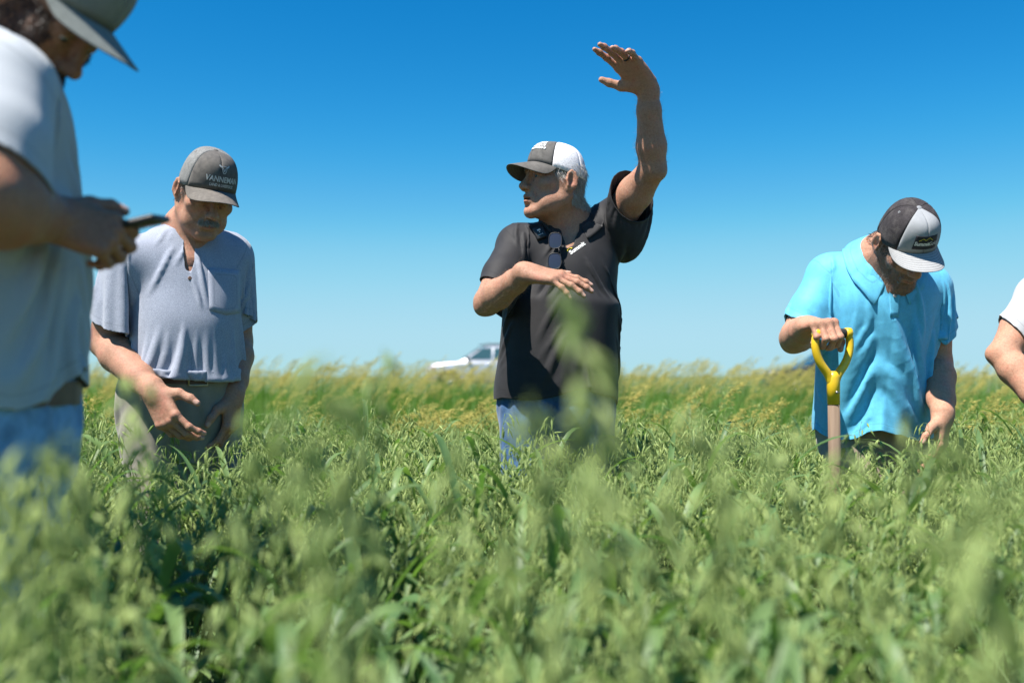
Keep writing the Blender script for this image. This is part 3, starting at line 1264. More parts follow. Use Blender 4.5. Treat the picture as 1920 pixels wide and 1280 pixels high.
def limb(hip, knee, ankle, toe, r):
    o = [cone(hip, knee, r[0], r[1], .05), cone(knee, knee + (ankle - knee) * .35, r[1], r[2], .04),
         cone(knee + (ankle - knee) * .35, ankle, r[2], r[3], .04)]
    return o


def person(sp):
    """sp: joints and clothes of one figure; returns handles to dress it further"""
    t0 = time.time()
    out = {}
    fr = frame(sp['yaw'])
    right, front, up = fr
    hips = np.asarray(sp['pelvis'])
    neck = np.asarray(sp['neck'])
    base = V(hips[0], hips[1], 0)
    root = empty('person', base)
    tag(root, sp['label'], 'person')
    out['root'] = root
    hd = sp['head']
    out['head'] = hd
    axis = neck - hips
    Ln = np.linalg.norm(axis)
    k_ = Ln / .58
    # ---- body
    hands = {}
    arms = {}
    hp = hd.prims(neck)
    torso = [loft(hips, axis, front, [(s * k_, a, b, *(r_)) for (s, a, b, *r_) in sp.get('secs', BODY_SECS)], .04)]
    for sd in 'RL':
        sh, el, wr = (np.asarray(q) for q in sp['arm' + sd])
        torso.append(cone(neck - unit(axis) * .035, sh - V(0, 0, .0), .055, .055, .05))
        torso.append(cone(neck - unit(axis) * .15, sh, .09, .055, .06))
        H = Hand(wr, *sp['hand' + sd][:2], sd, **sp['hand' + sd][2])
        hands[sd] = H
        arms[sd] = arm_prims(sh, el, wr, sp.get('arm_r', (.062, .056, .049, .050, .033)), .014)
    legs = []
    for sd, s in (('R', 1), ('L', -1)):
        hip = hips + right * s * .088 - V(0, 0, .03)
        kn, an = (np.asarray(q) for q in sp['leg' + sd])
        legs += limb(hip, kn, an, None, sp.get('leg_r', (.086, .062, .060, .042)))
    # head + neck
    neckp = [p for p in hp] + [cone(neck, neck - unit(axis) * .10 + front * .015, .075, .10, .04)]
    hv, hf = isosurface(neckp, sp.get('hh', .0028), 1)
    parts = [(hv, hf)]
    hn = vnormals(hv, hf)
    red, bd = hd.masks(hv, sp.get('beard', 0.), sp.get('lips', 1.))
    tones = [np.stack([red, bd, np.zeros(len(hv))], 1)]
    out['hv'], out['hn'] = hv, hn
    for sd in 'RL':
        av, af = isosurface(arms[sd] + hands[sd].prims(), sp.get('ah', .0026), 1)
        an_ = vnormals(av, af)
        parts.append((av, af))
        wr = np.asarray(sp['arm' + sd][2])
        rd = np.clip(1 - np.linalg.norm(av - hands[sd].at(0, .09), axis=1) / .07, 0, 1) * .22
        tones.append(np.stack([rd, np.zeros(len(av)), hands[sd].nails(av, an_)], 1))
        out['a' + sd] = (av, an_)
    bv, bf = isosurface(torso + legs, .011, 2)
    bv = bv - vnormals(bv, bf) * .004
    parts.append((bv, bf)); tones.append(np.zeros((len(bv), 3)))
    vo = 0; vs = []; fs = []
    for v, f in parts:
        vs.append(v); fs.append(f + vo); vo += len(v)
    body = mobj('body', np.concatenate(vs), np.concatenate(fs), sp['skin'], root, attrs={'tone': np.concatenate(tones)})
    out['body'] = body
    out['hands'] = hands
    # ---- eyes
    if hd.eyes:
        for x in (-1, 1):
            c = hd.w(x * .0325, .0755, .0022)
            b = MB()
            look = unit(hd.M[1] + hd.M[0] * sp.get('look', (0, 0))[0] + hd.M[2] * sp.get('look', (0, 0))[1])
            a1 = unit(np.cross(look, V(0, 0, 1))); a2 = np.cross(a1, look)
            rows = []
            for i in range(9):
                th = math.pi * .62 * i / 8 + .001
                rows.append([c + hd.s * .0125 * (look * math.cos(th) + (a1 * math.cos(p) + a2 * math.sin(p)) * math.sin(th)) for p in np.linspace(0, 2 * math.pi, 16, endpoint=False)])
            b.grid(rows, closed=True)
            b.m = [1 if q // 16 < 3 else 0 for q in range(len(b.f))]
            b.build('eye', [M['eye'], M['iris']], root)
    # ---- boots
    for sd in 'RL':
        an = np.asarray(sp['leg' + sd][1])
        toe = front * .17 + right * (.03 if sd == 'R' else -.03)
        a0 = V(an[0], an[1], 0)
        bp = [cone(a0 + V(0, 0, .17), a0 + V(0, 0, .06), .058, .052, .03),
              cone(a0 + V(0, 0, .052) - front * .02, a0 + toe + V(0, 0, .042), .048, .040, .03),
              ell(a0 + toe * .75 + V(0, 0, .03), V(.05, .05, .03), None, .02)]
        v, f = isosurface(bp, .009, 1)
        v[:, 2] = np.maximum(v[:, 2], .002)
        mobj('boot', v, f, M['boot'], root)
    # ---- trousers
    tr = sp['trousers']
    e = tr.get('ease', .014)
    wz = tr['waist']           # height of the waistband top
    ex_w = tr.get('wide', 0.)
    ts = tr.get('secs') or [(-.14, .10, .09), (-.08, .168 + ex_w, .125), (0, .180 + ex_w, .132), (.10, .174 + ex_w, .128), (.22, .170 + ex_w, .128), (.3, .170 + ex_w, .128)]
    tp = [loft(hips, V(0, 0, 1) * .4 + unit(axis) * .6, front, ts, .05)]
    for sd, s in (('R', 1), ('L', -1)):
        hip = hips + right * s * .090 - V(0, 0, .03)
        kn, an = (np.asarray(q) for q in sp['leg' + sd])
        low = V(an[0], an[1], .03)
        tp += [cone(hip, kn, .084 + e, .062 + e, .022), cone(kn, low, .062 + e, .062 + e, .02)]
    tv, tf = isosurface(tp, .015, 2)
    cuts = [hem_cut(V(hips[0], hips[1], wz), V(0, 0, 1) + front * tr.get('tilt', 0.)), hem_cut(V(0, 0, .055), V(0, 0, -1))]
    tv, tf = cut_mesh(tv, tf, cuts)
    ed = np.minimum(np.abs((tv - V(hips[0], hips[1], wz)) @ unit(V(0, 0, 1) + front * tr.get('tilt', 0.))), np.abs(tv[:, 2] - .055))
    legf = Field(torso[:1] + legs, .014)
    x0 = tv.copy()
    pins = np.flatnonzero(ed < .02)
    tv = drape(tv, tf, legf, lambda d, m: 1.05 + .05 * (m[:, 2] < wz - .12), pins, steps=sp.get('tsteps', 20), its=4, bend=.15, seed=3)
    sd_ = np.abs((tv - hips) @ right)
    to = mobj('trousers', tv, tf, tr['mat'], root, attrs={'edge': ed, 'seam': np.full(len(tv), .5)})
    if tr.get('label'): to['label'] = tr['label']
    finish_cloth(to, .003)
    out['trousers'] = (to, tv, tf)
    out['tloft'] = tp[0]
    # ---- shirt
    st = sp['shirt']
    sp_ = [loft(hips, axis, front, [(s * k_, a, b, *r_) for (s, a, b, *r_) in st['secs']], .05, ex=2.3)]
    cuts = []
    turn = {}
    for sd, sg in (('R', 1), ('L', -1)):
        sh, el, wr = (np.asarray(q) for q in sp['arm' + sd])
        sp_.append(cone(neck - unit(axis) * .030, sh + V(0, 0, .002), .062, .066, .05))
        d = unit(el - sh)
        # the sleeve is cut with the arm held away from the body and then swung down, as a real one is
        out_ = right * sg
        ang = math.acos(max(-1, min(1, float(d @ -unit(axis)))))
        need = R(st.get('open', 62)) - ang
        d2 = d
        if need > 0:
            d2 = unit(-unit(axis) * math.cos(R(st.get('open', 62))) + unit(out_ + axis * 0 + (d - out_ * (d @ out_)) * .15) * math.sin(R(st.get('open', 62))))
        turn[sd] = (sh, d2, d)
        ln = st['sleeve' + sd]
        r0, r1 = st.get('sl_r', (.078, .086))
        sp_.append(cone(sh, sh + d2 * (ln + .05), r0, r1, st.get('sl_k', .028)))
        cd = unit(d2 + np.asarray(st.get('cuff' + sd, (0, 0, 0)), float))
        cuts.append(plane_cut(sh + d2 * ln, cd, .16, sp_[0]))
    v, f = isosurface(sp_, st.get('h', .0085), 2)
    nc = neck_cut(neck + up * st.get('neck_up', 0.) + front * .01, unit(axis) * .5 + unit(hd.c - neck) * .5, st.get('nx', .073), st.get('ny', .076), front, st.get('nlow', -.06), st.get('v_len', 0), st.get('v_w', .03))
    hem = hem_cut(V(hips[0], hips[1], st['hem']), V(0, 0, -1) + np.asarray(st.get('hem_n', (0, 0, 0)), float))
    cuts += [nc, hem]
    v, f = cut_mesh(v, f, cuts)
    dsts = np.stack([np.abs(np.where(c(v)[0] <= -.99, .5, c(v)[0])) for c in cuts[:2] + [hem]], 1)
    nc0 = neck_cut(neck + up * st.get('neck_up', 0.) + front * .01, unit(axis) * .5 + unit(hd.c - neck) * .5, st.get('nx', .073), st.get('ny', .076), front, st.get('nlow', -.06))
    nd = np.abs(np.where(nc0(v)[0] <= -.99, .5, nc0(v)[0]))
    edge = np.minimum(dsts.min(1), .5)
    pins = nd < st.get('pin_neck', .012)
    gn = vnormals(v, f)
    rest = v.copy()
    for sd in 'RL':
        sh, d2, d = turn[sd]
        ax_ = np.cross(d2, d); sn = np.linalg.norm(ax_)
        if sn < 1e-3: continue
        ax_ /= sn; an_ = math.atan2(sn, float(d2 @ d))
        q = rest - sh
        al = q @ d2
        w_ = np.clip((al + .01) / .10, 0, 1); w_ = w_ * w_ * (3 - 2 * w_)
        w_ = w_ * (np.linalg.norm(q - al[:, None] * d2, axis=1) < .16)
        th = an_ * w_
        ct, sn_ = np.cos(th)[:, None], np.sin(th)[:, None]
        v = np.where((w_ > 0)[:, None], sh + q * ct + np.cross(ax_, q) * sn_ + ax_ * (q @ ax_)[:, None] * (1 - ct), v)
    for sd in 'RL':     # the yoke rests on the shoulders
        sh = np.asarray(sp['arm' + sd][0])
        ab = sh - neck
        tt = np.clip((v - neck) @ ab / (ab @ ab), 0, 1)
        dl = np.linalg.norm(v - (neck + tt[:, None] * ab), axis=1)
        pins |= (dl < .10) & (gn[:, 2] > .86) & (tt > .1) & (tt < .90)
    for q_, sd in enumerate('RL'):
        if sd in st.get('pin_cuff', ''):
            pins |= dsts[:, q_] < .010
    if st.get('tuck'):
        pins |= dsts[:, 2] < .02
    seam = np.full(len(v), .5)
    for sd in 'RL':
        sh, el, wr = (np.asarray(q) for q in sp['arm' + sd])
        d = turn[sd][1]
        q = v - sh
        along = q @ d
        rad = np.linalg.norm(q - along[:, None] * d, axis=1)
        seam = np.where(rad < .10, np.where(np.abs(along - .01) < np.abs(seam), along - .01, seam), seam)
    fld = Field(torso + arms['R'][:3] + arms['L'][:3] + ([tp[0]] if not st.get('tuck') else []), .012)
    v = drape(v, f, fld, st['scale'], np.flatnonzero(pins), steps=st.get('steps', 80), its=st.get('its', 5), bend=st.get('bend', .05), seed=st.get('seed', 1), mu=st.get('mu', .5), off=.006, rest=rest)
    v = lap(v, f, 1, .2)
    so = mobj('shirt', v, f, st['mat'], root, attrs={'edge': edge, 'seam': seam})
    if st.get('label'): so['label'] = st['label']
    finish_cloth(so)
    out['shirt'] = (so, v, f)
    out['bvh'] = bvh_of(v, f)
    out['frame'] = fr
    out['neckring'] = (neck + up * st.get('neck_up', 0.) + front * .01, unit(unit(axis) * .5 + unit(hd.c - neck) * .5))
    print('person', sp['label'][:30], round(time.time() - t0, 1), 's', len(v), len(hv))
    return out


def hair_from(pr, name, mask, length, width, m, count, seed=0, comb=(0, -.4, -.9), lift=.35, droop=.1):
    hd = pr['head']
    l = hd.loc(pr['hv'])
    ear = (np.abs(l[:, 0]) > .055) & (np.hypot(l[:, 1] + .014, (l[:, 2] + .002) * .72) < .026)
    ok = np.flatnonzero(mask(l) & (np.abs(l[:, 0]) < .0785) & ~ear)
    rng = np.random.default_rng(seed)
    if not len(ok): return None
    i = rng.choice(ok, count)
    cm = np.asarray(comb, float) @ hd.M
    nn = pr['hn'][i]
    d = cm - nn * (nn @ cm)[:, None]
    d = d / (np.linalg.norm(d, axis=1, keepdims=True) + 1e-9) + nn * lift
    roots = pr['hv'][i] + rng.normal(0, .001, (count, 3))
    return strands(name, roots, d, length, width, m, pr['root'], seed, droop, jit=.18)


def arm_hair(pr, sd, a, b, count, length=.016, seed=5, m=None):
    av, an = pr['a' + sd]
    ab = np.asarray(b) - np.asarray(a)
    t = (av - a) @ ab / (ab @ ab)
    ok = np.flatnonzero((t > .02) & (t < .98))
    rng = np.random.default_rng(seed)
    i = rng.choice(ok, count)
    d = an[i] * .8 + unit(ab) * .7
    return strands('arm_hair', av[i], d, length, .00028, m or M['hair_arm'], pr['root'], seed, .1, jit=.3)


def make_cap(pr, mats, cap_args=None, visor_args=None, label=None, fp=54, button=True, eyelets=True):
    hd = pr['head']
    c = Cap(hd, **(cap_args or {}))
    front_m, visor_m, back_m, btn_m = mats
    # crown back (mesh panels) carries the other pieces
    cap = c.panel(R(fp), R(fp + (360 - 2 * fp) / 4), 'cap', back_m, pr['root'])
    if label: cap['label'] = label
    st = (360 - 2 * fp) / 4
    for q in range(1, 4):
        c.panel(R(fp + q * st), R(fp + (q + 1) * st), 'side_panel', back_m, cap)
    c.panel(R(-fp), R(0), 'front_panel', front_m, cap, bulge=.001)
    c.panel(R(0), R(fp), 'front_panel', front_m, cap, bulge=.001)
    c.visor(visor_m, cap, **(visor_args or {}))
    # sweatband inside
    rows = [[c.w(p, t, -.004) for p in np.linspace(0, 2 * math.pi, 40, endpoint=False)] for t in (0.0, .12, .2)]
    MB().grid(rows, closed=True).build('sweatband', M['black_plastic'] if back_m is None else back_m, cap)
    if button:
        n = hd.M[2]
        top = c.w(0, 1.)
        rows = []
        for i in range(5):
            a = i / 4 * math.pi / 2
            rows.append([top + n * (.0045 * math.cos(a)) + (hd.M[0] * math.cos(p) + hd.M[1] * math.sin(p)) * .0085 * math.sin(a + .05) for p in np.linspace(0, 2 * math.pi, 14, endpoint=False)])
        MB().grid(rows, closed=True).build('button', btn_m, cap)
    if eyelets:
        for ph in (-28, 28, -95, 95):
            ctr = c.w(R(ph), .66, .0012)
            n = c.nrm(R(ph), .66)
            a = unit(np.cross(n, V(0, 0, 1))); b_ = np.cross(n, a)
            rows = [[ctr + (a * math.cos(p) + b_ * math.sin(p)) * r_ + n * h_ for p in np.linspace(0, 2 * math.pi, 12, endpoint=False)] for r_, h_ in ((.0042, 0), (.0034, .0012), (.002, .001), (.0012, -.001))]
            MB().grid(rows, closed=True).build('eyelet', btn_m, cap)
    return c, cap


def collar(pr, m, stand=.03, fall=.045, rx=.071, ry=.074, gap=22, point=.02, rise=.012, spread=.022, name='collar', drop=.03, n=60, flip=True):
    """shirt collar: a stand round the neck folded over, open at the front"""
    c, ax = pr['neckring']
    right, front, up = pr['frame']
    fr = unit(front - ax * (front @ ax)); sd = np.cross(fr, ax)
    rows = [[] for _ in range(7)]
    for i in range(n + 1):
        a = R(gap) + (2 * math.pi - 2 * R(gap)) * i / n       # 0 = front
        ca, sa = math.cos(a), math.sin(a)
        o = sd * sa * rx + fr * ca * ry
        rad = unit(sd * sa / rx + fr * ca / ry)
        fdrop = -drop * max(0, ca) ** 1.3 * (1 if ca > 0 else 0) + rise * (1 - ca) / 2
        b = c + o + ax * fdrop
        pt = 1 + (point / fall) * max(0, ca) ** 3
        rows[0].append(b - ax * .012)
        rows[1].append(b + ax * stand * .5)
        rows[2].append(b + ax * stand + rad * .001)
        if flip:
            rows[3].append(b + ax * (stand + .002) + rad * .006)
            rows[4].append(b + ax * (stand - fall * .33 * pt) + rad * (.008 + spread * .4))
            rows[5].append(b + ax * (stand - fall * .66 * pt) + rad * (.008 + spread * .8))
            rows[6].append(b + ax * (stand - fall * pt) + rad * (.009 + spread * 1.15) + fr * (.012 * max(0, ca) ** 3))
    rows = [r_ for r_ in rows if r_]
    if flip:
        for q in (4, 5, 6):
            for i, p in enumerate(rows[q]):
                h = pr['bvh'].find_nearest(Vector(p))
                if h[0] is None: continue
                n_ = np.array(h[1]); hp_ = np.array(h[0])
                if n_ @ (hp_ - c) < 0: n_ = -n_
                d_ = (p - hp_) @ n_
                lift = .005 if q < 6 else .010
                if d_ < lift: rows[q][i] = p + n_ * (lift - d_)
    b = MB().grid(rows)
    nc = len(rows[0])
    ed = [min((len(rows) - 1 - k // nc) * .012 + .003, (k % nc) * .008 + .002, (nc - 1 - k % nc) * .008 + .002) if flip else .5 for k in range(len(b.v))]
    o = b.build(name, m, pr['root'], attrs={'edge': np.array(ed), 'seam': np.full(len(b.v), .5)})
    finish_cloth(o, .0022)
    return o


def belt(pr, zc, width, m, hips, front, name='belt', off=.006, tilt=0., yaw_buckle=0, buckle=True, loops=True, span=None):
    """leather belt that follows the waistband"""
    _, tv, tf = pr['trousers']
    bv = bvh_of(tv, tf)
    right, fr, up = pr['frame']
    nrm = unit(V(0, 0, 1) + fr * tilt)
    rows = [[], [], [], []]
    pts = []
    n = 72
    for i in range(n):
        a = 2 * math.pi * i / n
        d = fr * math.cos(a) + right * math.sin(a)
        o = V(hips[0], hips[1], zc)
        o[2] -= (d @ fr) * tilt * .15
        h = bv.ray_cast(Vector(o + d * .4), Vector(-d), .4)
        r = .4 - h[3] if h[0] is not None else .17
        pts.append((d, r, o))
    rr = np.array([p[1] for p in pts])
    rr = np.convolve(np.concatenate([rr[-3:], rr, rr[:3]]), np.ones(7) / 7, 'valid')
    for (d, _, o), r in zip(pts, rr):
        for q, (dz, dr) in enumerate(((-width / 2, .001), (-width / 2, off), (width / 2, off), (width / 2, .001))):
            rows[q].append(o + d * (r + dr) + V(0, 0, dz))
    b = MB().grid(rows, closed=True).build(name, m, pr['root'], smooth=False)
    if buckle:
        i = int(n * (yaw_buckle / 360.)) % n
        d, _, o = pts[i]
        r = rr[i]
        s = np.cross(V(0, 0, 1), d)
        c = o + d * (r + off + .003)
        mb = MB()
        w, h = .028, width / 2 + .005
        loop = [c + s * (w * x) + V(0, 0, 1) * (h * y) for x, y in ((-1, -1), (1, -1), (1, 1), (-1, 1), (-1, -1))]
        mb.tube(loop, .0028, 6)
        mb.tube([c - s * w, c + s * w * .8], .002, 6)
        mb.build('buckle', M['brass'], b)
    return b, pts, rr
# ------------------------------------------------------------------ the five men
def ease_dir(tension, along=.99, across=1.09, iso=1.0, zone=None):
    t = unit(tension)

    def s(d, m):
        l = np.linalg.norm(d, axis=1) + 1e-9
        c2 = ((d @ t) / l) ** 2
        r = iso * (along * c2 + across * (1 - c2))
        if zone is not None:
            r = 1 + (r - 1) * zone(m)
        return r
    return s


RELAX = [(18, 22, 14), (22, 24, 16), (26, 26, 18), (30, 28, 20)]
FLAT = [(4, 8, 5), (4, 7, 5), (6, 9, 6), (10, 12, 8)]

# --- the speaker in black, one arm up
hdC = Head(P(1040, 343, 3.27), -64, 5, 0, 1.03, mouth=.003, jowl=1)
spC = dict(
    label='man in black polo with one arm raised high and the other hand held flat', yaw=-8,
    pelvis=P(1042, 738, 3.33), neck=P(1072, 428, 3.34), head=hdC, skin=M['skin_tan'], look=(-.1, .1),
    armR=(P(972, 462, 3.32), P(914, 566, 3.13), P(987, 512, 2.95)),
    armL=(P(1155, 412, 3.34), P(1224, 316, 3.14), P(1214, 163, 3.05)),
    arm_r=(.060, .054, .047, .0465, .0300),
    handR=(V(.90, -.28, -.16), V(-.05, .42, -.9), dict(curl=[(8, 10, 6), (10, 12, 8), (14, 14, 8), (20, 16, 8)], spread=(7, 1, -6, -16), thumb=((.7, .7, .1), (.9, .4, .0), (1, .2, -.1)), size=1.06)),
    handL=(V(-.66, -.52, .54), V(-.26, -.58, -.78), dict(curl=[(0, 8, 5), (5, 12, 8), (14, 18, 10), (16, 24, 14)], spread=(8, 2, -6, -14), thumb=((.66, .72, .2), (.8, .58, .05), (.85, .5, .0)), size=1.12)),
    legR=(P(985, 700, 3.30) * V(1, 1, 0) + V(0, 0, .50), P(965, 700, 3.36) * V(1, 1, 0) + V(0, 0, .09)),
    legL=(P(1104, 700, 3.34) * V(1, 1, 0) + V(0, 0, .50), P(1118, 700, 3.40) * V(1, 1, 0) + V(0, 0, .09)),
    secs=[(-.16, .06, .07), (-.10, .155, .105), (0, .168, .125), (.12, .150, .130, .01), (.24, .148, .128, .01), (.36, .158, .120), (.46, .158, .105), (.53, .12, .085), (.58, .065, .06)],
    trousers=dict(mat=M['denim'], waist=P(1042, 690, 3.3)[2], wide=.012, label='faded blue denim jeans'),
    shirt=dict(mat=M['black_shirt'], hem=P(1042, 700, 3.3)[2], sleeveR=.185, sleeveL=.118, label='black short-sleeved polo shirt',
               secs=[(-.14, .202, .158, .01), (-.02, .196, .155, .01), (.10, .176, .148, .012), (.24, .164, .142, .01), (.36, .168, .134), (.46, .162, .112), (.53, .12, .09), (.57, .07, .065)],
               scale=ease_dir(V(.62, 0, .78), .99, 1.22), pin_cuff='L', v_len=.075, v_w=.030, nx=.072, ny=.074, seed=4,
               cuffL=(.0, .1, -.35), cuffR=(0, 0, -.2), sl_r=(.072, .088), hem_n=(.02, 0, 0)),
)
prC = person(spC)
hair_from(prC, 'hair', lambda l: (np.abs(l[:, 0]) > .052) & (l[:, 1] < .042) & (l[:, 2] < .066) & (l[:, 2] > np.where(l[:, 1] > .0, -.004 + (l[:, 1]) * .4, np.where(l[:, 1] > -.03, .02, -.066))) |
          ((l[:, 1] < -.05) & (l[:, 2] < .06) & (l[:, 2] > -.072)), .021, .0012, M['hair_grey'], 8500, 1)
for sg_ in (-1, 1):
    hair_from(prC, 'eyebrow', lambda l: (l[:, 0] * sg_ > 0) & (np.abs(l[:, 2] - .030) < .0045) & (np.abs(l[:, 0]) > .014) & (np.abs(l[:, 0]) < .048) & (l[:, 1] > .06), .009, .0008, M['hair_grey'], 140, 2, comb=(.6, 0, .2))
arm_hair(prC, 'L', spC['armL'][1], spC['armL'][2], 1500, .015, 5)
arm_hair(prC, 'R', spC['armR'][1], spC['armR'][2], 1500, .013, 6)
capC, capC_o = make_cap(prC, (M['cap_slate'], M['cap_slate_v'], M['cap_white_mesh'], M['cap_slate']), dict(H=.081, up=.1, tilt=2), dict(length=.074, droop=.024, pitch=-16), 'grey cap with white mesh back and white stitching', fp=58)
# white embroidered marks on the cap front (too small to read in the photograph)
mb = MB()
rng = random.Random(4)
for row in range(4):
    x = -.034
    while x < .030:
        w = rng.uniform(.003, .008)
        y0 = -.014 + row * .0095
        q = [(x, y0), (x + w, y0 + rng.uniform(-.001, .001)), (x + w * rng.uniform(.7, 1), y0 + .0065), (x + rng.uniform(0, .002), y0 + .0065)]
        mb.add(capC.put(q, R(-16), .46, .0042), [(0, 1, 2, 3)])
        x += w + .0014
mb.build('embroidery', M['white_thread'], capC_o, solid=.001)
collar(prC, M['rib_black'], stand=.022, fall=.040, gap=30, drop=.02, rise=.012, rx=.069, ry=.073, spread=.016, point=.012)
b, _, _ = belt(prC, spC['trousers']['waist'] - .018, .035, M['leather'], spC['pelvis'], prC['frame'][1])
# ring on the raised hand
js = prC['hands']['L'].joints[2]
c = js[0] + (js[1] - js[0]) * .45
a = unit(js[1] - js[0]); e1 = unit(np.cross(a, V(0, 0, 1))); e2 = np.cross(a, e1)
rows = [[c + a * (dz * .003) + (e1 * math.cos(p) + e2 * math.sin(p)) * r_ for p in np.linspace(0, 2 * math.pi, 24, endpoint=False)] for dz, r_ in ((-1, .0095), (-1, .0118), (1, .0118), (1, .0095))]
MB().grid(rows, closed=True).build('finger_ring', M['black_plastic'], prC['root'])

# --- older man with moustache, head bowed
hdM = Head(P(386, 362, 3.0), 34, -30, 4, 1.00, jowl=1, eyes=0)
spM = dict(
    label='older man with grey moustache in heather grey shirt looking down', yaw=26,
    pelvis=P(338, 722, 3.10), neck=P(352, 436, 3.09), head=hdM, skin=M['skin_tan'],
    armR=(P(243, 492, 2.99), P(196, 640, 3.02), P(288, 735, 2.86)),
    armL=(P(430, 482, 3.18), P(446, 640, 3.21), P(437, 742, 3.07)),
    arm_r=(.062, .058, .051, .052, .034),
    handR=(V(.52, -.25, -.80), V(.35, .75, .05), dict(curl=[(20, 28, 16), (30, 32, 18), (36, 34, 20), (42, 36, 22)], size=1.1)),
    handL=(V(-.04, -.12, -1), V(-.9, .15, .05), dict(curl=[(24, 30, 18), (28, 32, 18), (32, 34, 20), (36, 36, 22)], size=1.05)),
    legR=(P(310, 700, 3.02) * V(1, 1, 0) + V(0, 0, .50), P(300, 700, 3.06) * V(1, 1, 0) + V(0, 0, .09)),
    legL=(P(385, 700, 3.16) * V(1, 1, 0) + V(0, 0, .50), P(392, 700, 3.20) * V(1, 1, 0) + V(0, 0, .09)),
    secs=[(-.16, .06, .07), (-.10, .155, .105), (0, .155, .125, .01), (.12, .150, .140, .025), (.24, .150, .140, .025), (.36, .158, .126, .01), (.46, .158, .105), (.53, .12, .085), (.58, .065, .06)],
    trousers=dict(mat=M['khaki'], waist=P(338, 682, 3.1)[2], wide=.0, tilt=.05, label='loose grey khaki work trousers',
                  secs=[(-.14, .10, .09), (-.08, .160, .130), (0, .164, .138, .01), (.10, .162, .142, .018), (.22, .162, .142, .018)]),
    shirt=dict(mat=M['grey_shirt'], hem=P(338, 690, 3.1)[2], sleeveR=.19, sleeveL=.19, tuck=True, label='heather grey short-sleeved henley shirt',
               secs=[(-.05, .160, .136, .012), (.03, .164, .146, .020), (.09, .174, .164, .028), (.18, .172, .166, .030), (.28, .170, .156, .020), (.38, .172, .138, .008), (.46, .166, .114), (.53, .12, .09), (.57, .07, .065)],
               scale=ease_dir(V(.50, 0, .86), .965, 1.11), v_len=.10, v_w=.020, nx=.076, ny=.078, seed=7, sl_r=(.076, .088),
               cuffR=(.1, 0, 0), hem_n=(-.08, .1, 0)),
)
prM = person(spM)
hair_from(prM, 'hair', lambda l: ((np.abs(l[:, 0]) > .055) & (l[:, 1] < .036) & (l[:, 2] < .06) & (l[:, 2] > np.where(l[:, 1] > -.005, -.005, np.where(l[:, 1] > -.03, .02, -.05)))) |
          ((l[:, 1] < -.05) & (l[:, 2] < .05) & (l[:, 2] > -.055)), .014, .001, M['hair_salt'], 4200, 1)
hair_from(prM, 'moustache', lambda l: (np.abs(l[:, 0]) < .029) & (l[:, 2] < -.046 - np.abs(l[:, 0]) * .30) & (l[:, 2] > -.057 - np.abs(l[:, 0]) * .35) & (l[:, 1] > .078), .010, .0009, M['hair_tache'], 900, 3, comb=(0, .2, -1), lift=.3)
for sg_ in (-1, 1):
    hair_from(prM, 'eyebrow', lambda l: (l[:, 0] * sg_ > 0) & (np.abs(l[:, 2] - .030) < .0045) & (np.abs(l[:, 0]) > .014) & (np.abs(l[:, 0]) < .048) & (l[:, 1] > .06), .009, .0008, M['hair_salt'], 140, 2, comb=(.6, 0, .2))
arm_hair(prM, 'R', spM['armR'][1], spM['armR'][2], 900, .012, 6)
capM, capM_o = make_cap(prM, (M['cap_charcoal'], M['cap_charcoal_v'], M['cap_grey_mesh'], M['cap_charcoal']), dict(H=.094, up=.5, z0=.044), dict(length=.074, droop=.024, pitch=-6), 'dusty charcoal cap lettered VANNEMAN under a bull head', fp=62)


def cap_text(cap, parent, s, size, phi, t, m, name='lettering', shear=0., space=1., bold=0., sx=1.):
    v, f = text_mesh(s, size, space=space, shear=shear, bold=bold)
    return mobj(name, cap.put([(p[0] * sx, p[1]) for p in v], R(phi), t, .0048), f, m, parent, smooth=False)


cap_text(capM, capM_o, 'VANNEMAN', .0195, -6, .225, M['pale_thread'], bold=.0004)
cap_text(capM, capM_o, 'LAND & LIVESTOCK', .0088, -6, .105, M['pale_thread'], bold=.0003)
# bull-head emblem: horns/ears, ring outline and inner V
mb = MB()


def stroke(cap, pts, w, phi, t, mbx):
    for (a, b) in zip(pts[:-1], pts[1:]):
        a, b = np.array(a), np.array(b)
        d = (b - a) / (np.linalg.norm(b - a) + 1e-9); nn = np.array([-d[1], d[0]]) * w / 2
        a = a - d * w * .3; b = b + d * w * .3
        mbx.add(cap.put([a + nn, a - nn, b - nn, b + nn], R(phi), t, .0048), [(0, 1, 2, 3)])


sc = .0125
head_o = [(-.75, .55), (-.62, -.1), (-.42, -.62), (-.22, -.95), (.22, -.95), (.42, -.62), (.62, -.1), (.75, .55), (.3, .72), (-.3, .72), (-.75, .55)]
stroke(capM, [(x * sc, y * sc) for x, y in head_o], .0017, -6, .47, mb)
stroke(capM, [(-.45 * sc, .35 * sc), (0, -.5 * sc), (.45 * sc, .35 * sc)], .0022, -6, .47, mb)
for s_ in (-1, 1):
    stroke(capM, [(s_ * .75 * sc, .45 * sc), (s_ * 1.15 * sc, .62 * sc), (s_ * 1.45 * sc, .85 * sc)], .0045, -6, .47, mb)
mb.build('emblem', M['pale_thread'], capM_o)
